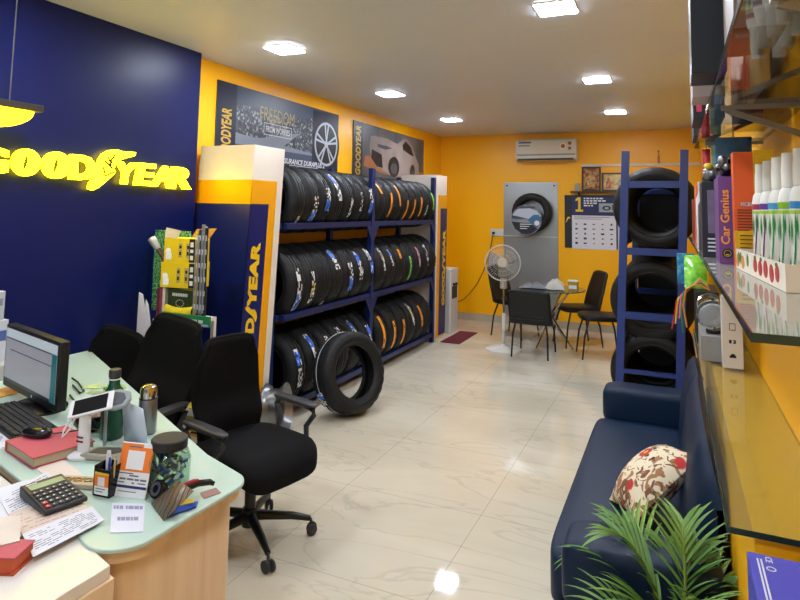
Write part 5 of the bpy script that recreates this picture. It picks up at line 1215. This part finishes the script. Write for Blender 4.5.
# beige punched cassette and grey plates
gt = thing('coin_tray', 'beige tray with gold numerals lying beside the calculator', 'tray', tuple(on_z(83, 485, z)), math.radians(20))
MB().box((-.075, -.028, 0), (.075, .03, .014)).build('tray_body', mat('beige_plastic', '#b8a88a', .45), gt, bev=.003)
b = MB()
for k in range(4): b.lathe([(.008, .0142), (.0125, .0142), (.0125, .0165), (.008, .0165)], Matrix.Translation((-.05+.033*k, .0, 0)), 16, ring=True); b.box((-.0375+.033*k, -.012, .0142), (-.034+.033*k, .014, .0165))
b.build('gold_numerals', mat('gold_foil', '#a8823a', .35, metal=.6), gt)
gp_ = thing('metal_tray', 'grey angular metal tray between the phone stand and the payment stand', 'tray', tuple(on_z(106, 457, z)), math.radians(24))
b = MB(); b.prism([(-.075, -.03), (.04, -.04), (.09, -.005), (.05, .04), (-.05, .035)], 0, .02); b.build('tray_body', mat('warm_grey_metal', '#a8a294', .35, metal=.4), gp_, bev=.004)
MB().prism([(-.05, -.018), (.03, -.028), (.06, -.003), (.035, .026), (-.036, .022)], .0201, .022).build('dark_well', mat('dark_warm_grey', '#55544f', .5), gp_)  # flat darker slab set on the tray top
# calculator and papers on the pedestal
zp = PZ+.001
sheet('invoice', 'printed invoice under the calculator, reaching over the desk glass', 'paper', Q([(-2, 497), (47, 472), (68, 490), (10, 518)], zp+.013), zp+.0135, .0012, PAPER, 9, None, None, INK, 2)
sheet('receipt', 'long printed sheet curling below the calculator at the cabinet edge', 'paper', Q([(33, 559), (104, 522), (92, 508), (22, 536)], zp+.013), zp+.0165, .0012, PAPER, 9, None, None, INK, 6)
sheet('pink_form', 'pale pink form under the calculator', 'paper', Q([(22, 536), (90, 512), (72, 490), (8, 515)], zp+.013), zp+.0148, .0012, mat('pale_pink_paper', '#cdbcae', .6), 6, None, None, mat('pink_ink', '#b39a90', .6), 8)
bs = tag(MB().cbox((0, 0, .006), (.34, .17, .0125)).build('paper_pad', PAPER, None, loc=(-1.68, 1.185, zp)), 'pad of white paper under the printed sheets beside the calculator', 'paper pad'); bs.rotation_euler.z = math.radians(-15)
ca = thing('calculator', 'black desk calculator with red keys on the papers', 'calculator', tuple(on_z(54, 500, zp+.03)), math.radians(76))
ca.location.z = zp+.0185; ca.scale = (.82, 1.12, 1); ca.location.xy = (-1.625, 1.25)
b = MB(); b._geo([(-.07, -.075, 0), (.07, -.075, 0), (.07, .08, 0), (-.07, .08, 0), (-.07, -.075, .012), (.07, -.075, .012), (.07, .08, .03), (-.07, .08, .03)], [(0, 3, 2, 1), (4, 5, 6, 7), (0, 1, 5, 4), (1, 2, 6, 5), (2, 3, 7, 6), (3, 0, 4, 7)]); b.build('case', mat('charcoal_plastic', '#24272b', .4), ca, bev=.004)
sl = ortho(basis((1, 0, 0), (0, .155, .018), (0, -.018, .155), (0, -.075, .012)))
MB().box((-.055, .113, .0002), (.058, .138, .002), sl).build('display', mat('lcd_green', '#7f9a86', .25), ca)
def keys(sel, nm, c):
    b = MB()
    for r in range(5):
        for q in range(6):
            if ((q == 0 and r < 2)) == sel: b.box((-.06+.0205*q, .01+.0195*r, .0002), (-.0435+.0205*q, .0235+.0195*r, .004), sl)
    b.build(nm, mat(nm, c, .45), ca, bev=.001, seg=1)
keys(False, 'dark_keys', '#3a3e44'); keys(True, 'red_keys', '#a5343c')
b = MB()
for r in range(5):
    for q in range(6): b.box((-.0555+.0205*q, .0155+.0195*r, .0041), (-.0505+.0205*q, .0185+.0195*r, .0046), sl)
b.box((-.055, .143, .0002), (-.02, .147, .0008), sl); b.build('key_legends', WPR, ca)
rb_ = thing('account_book', 'red and orange account book at the left edge, on the cabinet', 'book', tuple(on_z(0, 552, zp+.03)), math.radians(24)); rb_.location.z = zp
MB().box((-.2, -.04, 0), (.06, .04, .003)).build('back_cover', MATS['orange_spine'], rb_)
MB().box((-.2, -.037, .0035), (.055, .04, .035)).build('pages', mat('orange_page_edge', '#b9522e', .6, var=.1), rb_)
MB().box((-.2, -.04, .0355), (.06, .04, .039)).build('cover', MATS['pink_cover'], rb_, bev=.001)
cc = sheet('blank_card', 'cream card lying over the red account book at the left edge', 'card', Q([(-10, 544), (20, 537), (21, 512), (-10, 514)], zp+.05), zp+.0395, .002, mat('cream_paper', '#d4c8bb', .6), 0)
sheet('folded_sheet', 'white sheet lying before the pink register', 'paper', Q([(36, 469), (60, 458), (85, 476), (62, 489)], z), z, .0012, PAPER2, 0)
sheet('form_sheet', 'pale form sheet on the desk under the left of the keyboard', 'paper', Q([(-8, 446), (0, 433), (18, 446), (10, 452)], z), z, .0012, PAPER, 2, None, None, mat('lilac_ink', '#9a96b0', .6))
# ================================================================== office chairs
MESHB = mat('black_mesh_fabric', '#09090a', .8, spec=.2, var=.25, scale=120, bump=.25, bscale=400)
GREYP = mat('dark_grey_arm_plastic', '#33353a', .4)
def office_chair(x, y, rz, label, seat_z=.44, back=(-.2, .44, .93), tilt=.1, roll=.0, starrot=0, arms=True, bw=.21, aw=.265):
    t = thing('office_chair', label, 'office chair', (x, y, 0), rz, 'black mesh office chairs behind the desk')
    for k in range(5):
        a = starrot+2*PI*k/5; c, s = math.cos(a), math.sin(a)
        sp = MB(); sp.tube([(.03*c, .03*s, .115), (.2*c, .2*s, .098), (.29*c, .29*s, .078)], [.024, .018, .013], 10); lg = sp.build('base_leg', BMET, t)
        b = MB()
        for d in (-.014, .014): b.lathe([(0, -.009), (.02, -.009), (.027, -.004), (.027, .004), (.02, .009), (0, .009)], Matrix.Translation((.3*c-s*d, .3*s+c*d, .0275)) @ rot('Z', a+.4) @ rot('X', PI/2), 20)
        b.box((-.012, -.005, .028), (.012, .005, .06), Matrix.Translation((.3*c, .3*s, 0)) @ rot('Z', a)); b.cyl((.3*c, .3*s, .055), (.29*c, .29*s, .08), .007, n=8)
        b.build('caster', GREYP, lg)
    b = MB(); b.cyl((0, 0, .07), (0, 0, .15), .036); b.cyl((0, 0, .15), (0, 0, .26), .027); b.cyl((0, 0, .26), (0, 0, seat_z-.07), .017); b.build('gas_lift', BMET, t)
    MB().box((-.12, -.08, seat_z-.085), (.1, .08, seat_z-.058)).build('seat_mechanism', BMET, t, bev=.005)
    b = MB(); b.ell((.03, 0, seat_z), (.245, .24, .055), 36, 16, None, .42)
    for v in b.bm.verts:
        f = (v.co.x+.21)/.48
        if f > .75: v.co.z -= .06*((f-.75)/.25)**2
    b.build('seat', BLK, t, smooth=True)
    bx, z0_, z1_ = back
    def bk(u, v):
        q = (u-.5)*2; w = bw*(.92+.12*math.sin(PI*min(1, v*1.1))-.16*max(0, v-.8)/.2*(abs(q)**6)); yy = q*w
        zz = z0_+(z1_-z0_)*v-.03*(abs(q)**5)*(v > .5)*((v-.5)*2)
        xx = bx-math.tan(tilt)*(zz-z0_)+.05*math.sin(PI*v)*-.6+.035*q*q+.025*math.exp(-((v-.22)/.12)**2)
        if roll:
            c_, s_ = math.cos(roll), math.sin(roll); dz = zz-z0_; yy, zz = yy*c_-dz*s_, z0_+yy*s_+dz*c_
        return (xx, yy, zz)
    b = MB(); b.grid(bk, 18, 22); o = b.build('backrest', MESHB, t, smooth=True); sm = o.modifiers.new('thick', 'SOLIDIFY'); sm.thickness = .022
    edge = [bk(0, i/20) for i in range(21)]+[bk(i/14, 1) for i in range(1, 15)]+[bk(1, 1-i/20) for i in range(1, 21)]+[bk(1-i/14, 0) for i in range(1, 14)]
    b = MB(); b.tube(edge, .012, 8, closed=True); b.build('back_frame', BLK, t)
    b = MB(); b.tube([(-.1, 0, seat_z-.07), (bx-.02, 0, seat_z-.06), (bx-.05, 0, z0_+.08), (bx-.055-math.tan(tilt)*.15, 0, z0_+.2)], [.02, .022, .022, .018], 10); b.build('back_support', BMET, t)
    if arms:
        for s in (-1, 1):
            y_ = s*aw
            b = MB(); b.tube([(.1, s*.2, seat_z-.05), (.1, y_, seat_z-.02), (.085, y_+s*.01, seat_z+.06), (.14, y_+s*.01, seat_z+.125), (.135, y_+s*.01, seat_z+.15), (.06, y_+s*.01, seat_z+.163), (-.1, y_+s*.01, seat_z+.16), (-.15, y_+s*.01, seat_z+.13), (-.11, y_+s*.01, seat_z+.07), (-.13, y_, seat_z-.02), (-.13, s*.2, seat_z-.05)], .014, 10)
            ar = b.build('armrest', GREYP, t)
            b = MB(); b.ell((.0, y_+s*.01, seat_z+.172), (.16, .032, .013), 24, 10, None, .6); b.build('arm_pad', GREYP, ar, smooth=True)
    return t
office_chair(-1.90, 2.52, math.radians(-14), 'black mesh office chair on castors at the right, in front of the pillar', .42, (-.21, .43, .925), .06, 0, math.radians(36+14), True, .185)
office_chair(-2.49, 2.29, math.radians(-90), 'black mesh office chair in the middle of three, behind the flask', .44, (-.17, .5, 1.0), .2, -.16, .3, True, .2, .225)
office_chair(-2.945, 2.36, math.radians(-84), 'black mesh office chair against the navy wall behind the monitor', .40, (-.17, .45, .885), .2, -.2, .9, True, .19, .155)

# ================================================================== accessory stand between navy wall and pillar
sd = thing('accessory_stand', 'white wire accessory stand full of car care packs by the pillar', 'display stand', (-2.71, 2.93, 0))
for x in (-.165, .09):
    for y in (-.11, .11): MB().box((x-.012, y-.012, 0), (x+.012, y+.012, .9)).build('post', WHT, sd)
for z in (.08, .3, .915):
    MB().box((-.178, -.12, z-.02), (.103, .12, z)).build('shelf', WHT, sd)
MB().box((-.11, -.135, .905), (.27, -.122, .965)).build('green_price_rail', mat('green_rail', '#1f7a4a', .4), sd)
b = MB()
for k, l in enumerate((.05, .07, .035)): b.box((.04+.075*k, -.1362, .925), (.04+.075*k+l*.9, -.1352, .942))
b.disc((-.02, .935), .018, .1352, .136, 18, face_y((0, 0, 0))); b.build('rail_lettering', WPR, sd)
MB().box((.12, -.1365, .908), (.265, -.1352, .92)).build('price_strip', mat('lilac_strip', '#9a9ac0', .4), sd)
SZ = .916
def on(x, y): return (-2.71+x, 2.93+y)
gm = tag(MB().box((-.425, -.01, .0), (-.12, .0, .52)).build('grass_mat', ramp_mat('green_turf', [(.35, '#0f4a22'), (.5, '#1f7a3a'), (.62, '#6fb07a')], 'cells', 130, .6), None, bev=.004, loc=(-2.71, 3.04, SZ)), 'glittery green mat card standing at the back of the accessory stand', 'mat')
YB_ = mat('bulb_box_yellow', '#d9c01a', .4, var=.05)
def ybox(x, y, z, w, d, h, lab, opened, rz):
    t = thing('bulb_box', lab, 'box', (*on(x, y), z), rz, 'yellow bulb boxes on the accessory stand')
    MB().box((-w/2, -d/2, 0), (w/2, d/2, h)).build('carton', YB_, t, bev=.001, seg=1)
    b = MB()
    for k, c in enumerate((.02, .075)): b.box((-w*.06+c-.012, -d/2-.0012, h*.2), (-w*.06+c+.014, -d/2-.0003, h*.8))
    b.build('bulb_pictures', mat('beige_print', '#a89a5a', .5, var=.4, scale=70), t)
    b = MB()
    for k, c in enumerate((.02, .075)): b.box((-w*.06+c-.006, -d/2-.002, h*.3), (-w*.06+c+.006, -d/2-.0013, h*.45)); b.box((-w*.06+c-.006, -d/2-.002, h*.58), (-w*.06+c+.008, -d/2-.0013, h*.7))
    b.box((w/2-.042, -d/2-.0012, h*.02), (w/2-.002, -d/2-.0003, h*.98)); b.build('black_panel', STK, t)
    b = MB(); b.box((w/2-.034, -d/2-.002, h*.12), (w/2-.012, -d/2-.0013, h*.3)); b.box((w/2-.034, -d/2-.002, h*.42), (w/2-.012, -d/2-.0013, h*.55)); b.box((w/2-.034, -d/2-.002, h*.65), (w/2-.012, -d/2-.0013, h*.85)); b.build('white_marks', WPR, t)
    b = MB(); b.disc((-w*.36, h*.45), .02, d/2+.0003, d/2+.001, 14, face_y((0, 0, 0))); b.box((-w*.3-.03, -d/2-.0012, h*.1), (-w*.3+.012, -d/2-.0003, h*.38)); b.build('pale_sticker', STW, t)
    if opened:
        b = MB(); b.prism([(-w/2, 0), (-w*.08, 0), (-w*.06, .05), (-w/2-.02, .07)], -.0015, 0, basis((1, 0, 0), (0, .5, .87), (0, -.87, .5), (0, -d/2, h+.001))); b.build('front_flap', mat('grey_inner_card', '#a9a59a', .6), t)
        b = MB(); b.prism([(-w*.1, 0), (w/2, 0), (w/2+.02, .07), (-w*.05, .06)], -.0015, 0, basis((1, 0, 0), (0, .55, .83), (0, -.83, .55), (0, d/2, h+.001))); b.build('back_flap', mat('brown_inner_card', '#a0701c', .6), t)
    return t
ybox(-.035, -.02, SZ+.19, .24, .15, .15, 'closed yellow bulb box, lower of the two on the accessory stand', False, math.radians(8))
ybox(-.03, -.02, SZ+.341, .225, .14, .145, 'open yellow bulb box stacked on the closed one on the accessory stand', True, math.radians(6))
gp2 = thing('cloth_packet', 'olive green packet with a yellow cloth band under the yellow boxes', 'packet', (*on(.0, -.03), SZ+.001))
b = MB(); b.box((-.1, -.06, 0), (.1, .06, .185)); b.build('packet_body', mat('olive_dark_card', '#2c3a1c', .35), gp2, bev=.006)
b = MB(); b.grid(lambda u, v: (-.105+.21*u, -.062-.018*math.sin(PI*v), .015+.06*v+.03*(u-.5)**2*2), 14, 6); b.build('yellow_cloth', mat('lemon_cloth', '#d6c61f', .8, var=.2, scale=50), gp2, smooth=True)
b = MB()
x = -.06
for k in range(9): w = .011; b.box((x, -.0615, .14), (x+w*.8, -.0603, .158)); x += .0135
for k in range(12):
    a = k*2*PI/12; b.box((.03*math.cos(a)-.004, -.0615, .1+.02*math.sin(a)-.002), (.03*math.cos(a)+.004, -.0603, .1+.02*math.sin(a)+.002))
b.build('white_printing', WPR, gp2)
for k, (x, c, h, lb) in enumerate(((-.12, '#c5c0b4', .19, 'pale booklet standing left of the olive packet'), (-.143, '#8a3550', .185, 'maroon booklet standing left of the olive packet'), (-.166, '#5c2438', .18, 'dark red booklet standing nearest the white sheets'))):
    o = tag(MB().box((-.01, -.07, 0), (.01, .07, h)).build('booklet', mat('booklet'+c, c, .5, var=.2, scale=40), None, loc=(*on(x, -.03), SZ+.001)), lb+' on the accessory stand', 'booklet', 'booklets on the accessory stand')
o = thing('white_folder', 'tall white sheets standing at the left end of the accessory stand', 'folder', (*on(-.215, -.09), .0))
b = MB(); b.prism([(-.06, 0), (.02, 0), (.03, .88), (-.02, 1.06), (-.05, 1.07)], -.0, .006, face_y((0, -.06, 0))); b.prism([(-.03, 0), (.04, 0), (.06, .83), (.02, 1.0), (.0, 1.03)], -.0, .005, face_y((0, -.052, 0))); b.build('sheets', PAPER, o)
MB().disc((-.0, .72), .018, .0065, .0072, 18, face_y((0, -.06, 0))).build('round_emblem', mat('grey_red_emblem', '#8a4a4a', .5), o)
gt_ = thing('torch', 'metal torch sticking out to the left of the green mat on the stand', 'torch', (*on(-.19, -.02), SZ+.33))
b = MB(); d = Vector((-.13, -.03, .17)).normalized(); b.tube([(.04*-d.x, 0, -.08), d*.02, d*.1], [.014, .014, .016], 14); b.build('barrel', mat('copper_brown_metal', '#6b5348', .3, metal=.7), gt_)
b = MB(); b.tube([d*.1005, d*.12, d*.17, d*.185], [.018, .022, .027, .024], 16); b.build('head', mat('silver_plastic', '#a8a8a4', .3, metal=.5), gt_)
# wiper blades hanging at the right, top goods
for k, (x, y, z0_, z1_, c, lb) in enumerate(((.15, -.105, .935, 1.46, '#3a3c42', 'dark wiper blade pack hanging nearest the yellow boxes'), (.172, -.105, .935, 1.49, '#7d8085', 'silver wiper blade pack in the middle of the hanging ones'), (.196, -.105, .935, 1.47, '#25272b', 'black wiper blade pack hanging nearest the pillar'), (.128, -.105, .935, 1.44, '#b9a32a', 'yellow striped wiper blade pack behind the yellow boxes'))):
    t = thing('wiper_blade', lb, 'wiper blade', (*on(x, y), z0_), 0, 'wiper blades on the accessory stand')
    MB().box((-.009, -.006, 0), (.009, .006, z1_-z0_)).build('sleeve', mat('wiper'+c, c, .3, var=.4, scale=40), t, bev=.002)
    b = MB(); b.box((-.003, -.012, .04), (.003, -.0065, z1_-z0_-.04)); b.build('blade', mat('wiper_edge', '#9fa3a8', .3, metal=.5), t)
    b = MB()
    for q in range(6): b.box((-.008, -.0072, .06+.08*q), (.008, -.0062, .09+.08*q))
    b.build('printed_marks', WPR, t)
MB_ = thing('sprayer_bottle', 'yellow bottle with a silver cap at the top right of the accessory stand', 'bottle', (*on(.105, -.02), SZ+.001))
b = MB(); b.lathe([(0, 0), (.018, 0), (.018, .45), (.012, .5), (0, .5)], None, 20); b.build('body', mat('lemon_bottle', '#d9bd2a', .35), MB_)
MB().lathe([(0, .5005), (.018, .5005), (.018, .55), (.015, .56), (0, .56)], None, 20).build('cap', MATS['silver_plastic'], MB_)
# lower shelves
def low(nm, lb, cat, x, y, z, fn):
    t = thing(nm, lb, cat, (*on(x, y), z+.001)); fn(t); return t
def f1(t):
    MB().box((-.06, -.05, 0), (.06, .05, .13)).build('box_body', mat('yellow_green_carton', '#b5a82a', .45, var=.1), t, bev=.002)
    MB().box((-.0602, -.0512, .085), (.0602, -.0503, .125)).build('white_label', STW, t)
low('carton', 'yellow and white carton on the middle shelf of the accessory stand', 'box', .11, -.05, .3, f1)
def f2(t):
    MB().lathe([(0, 0), (.035, 0), (.038, .01), (.038, .17), (.016, .23), (.015, .28), (0, .28)], None, 24).build('glass_body', mat('green_oil_bottle', '#1f5a34', .2), t)
    MB().lathe([(0, .2805), (.017, .2805), (.017, .3), (0, .3)], None, 16).build('cap', BP, t)
low('oil_bottle', 'green bottle on the middle shelf of the accessory stand', 'bottle', .06, .05, .3, f2)
low('oil_bottle', 'green bottle by the right post on the middle shelf of the accessory stand', 'bottle', .14, .06, .3, f2)
def f3(t):
    MB().box((-.07, -.05, 0), (.07, .05, .1)).build('box_body', mat('amber_carton', '#b57f1c', .45, var=.2), t, bev=.002)
    MB().box((-.06, -.0512, .03), (.03, -.0503, .07)).build('dark_label', STK, t)
low('carton', 'amber carton with a dark label on the middle shelf of the accessory stand', 'box', -.06, -.04, .3, f3)

# goods at the far left edge behind the monitor
lr = thing('side_shelf', 'grey side shelf with white cartons at the left edge behind the monitor', 'shelf', (-3.05, 1.92, 0))
MB().box((-.1, -.14, 0), (.1, .14, .82)).build('carcass', mat('light_grey_laminate', '#a9a9a6', .4), lr, bev=.003)
def cart(x, y, z, w, d, h, c, lb, band):
    t = thing('carton', lb, 'box', (x, y, z)); MB().box((-w/2, -d/2, 0), (w/2, d/2, h)).build('box_body', mat('crt'+c, c, .5), t, bev=.002)
    MB().box((w/2+.0003, -d/2+.01, h*.5), (w/2+.001, d/2-.01, h*.75)).build('printed_band', mat('crtb'+band, band, .5, var=.3, scale=50), t)
cart(-3.09, 1.92, .821, .12, .2, .2, '#c2c6cf', 'white and blue carton on the side shelf behind the monitor', '#4a5f9a')
cart(-3.09, 1.92, 1.0215, .1, .16, .14, '#b5bac2', 'small white carton on top of the white and blue one', '#7d8a9a')
# ------------------------------------------------------------------ world and view
wd_ = bpy.data.worlds.new('world'); bpy.context.scene.world = wd_; wd_.use_nodes = True
wd_.node_tree.nodes['Background'].inputs['Color'].default_value = (.8, .9, 1, 1)
wd_.node_tree.nodes['Background'].inputs['Strength'].default_value = SKY_FILL
vs = bpy.context.scene.view_settings; vs.view_transform = 'Standard'; vs.look = 'None'; vs.exposure = EXPO; vs.gamma = 1; vs.use_curve_mapping = False
cy = bpy.context.scene.cycles
cy.use_denoising = True; cy.max_bounces = 10; cy.diffuse_bounces = 5; cy.glossy_bounces = 5; cy.transparent_max_bounces = 16; cy.sample_clamp_indirect = 6
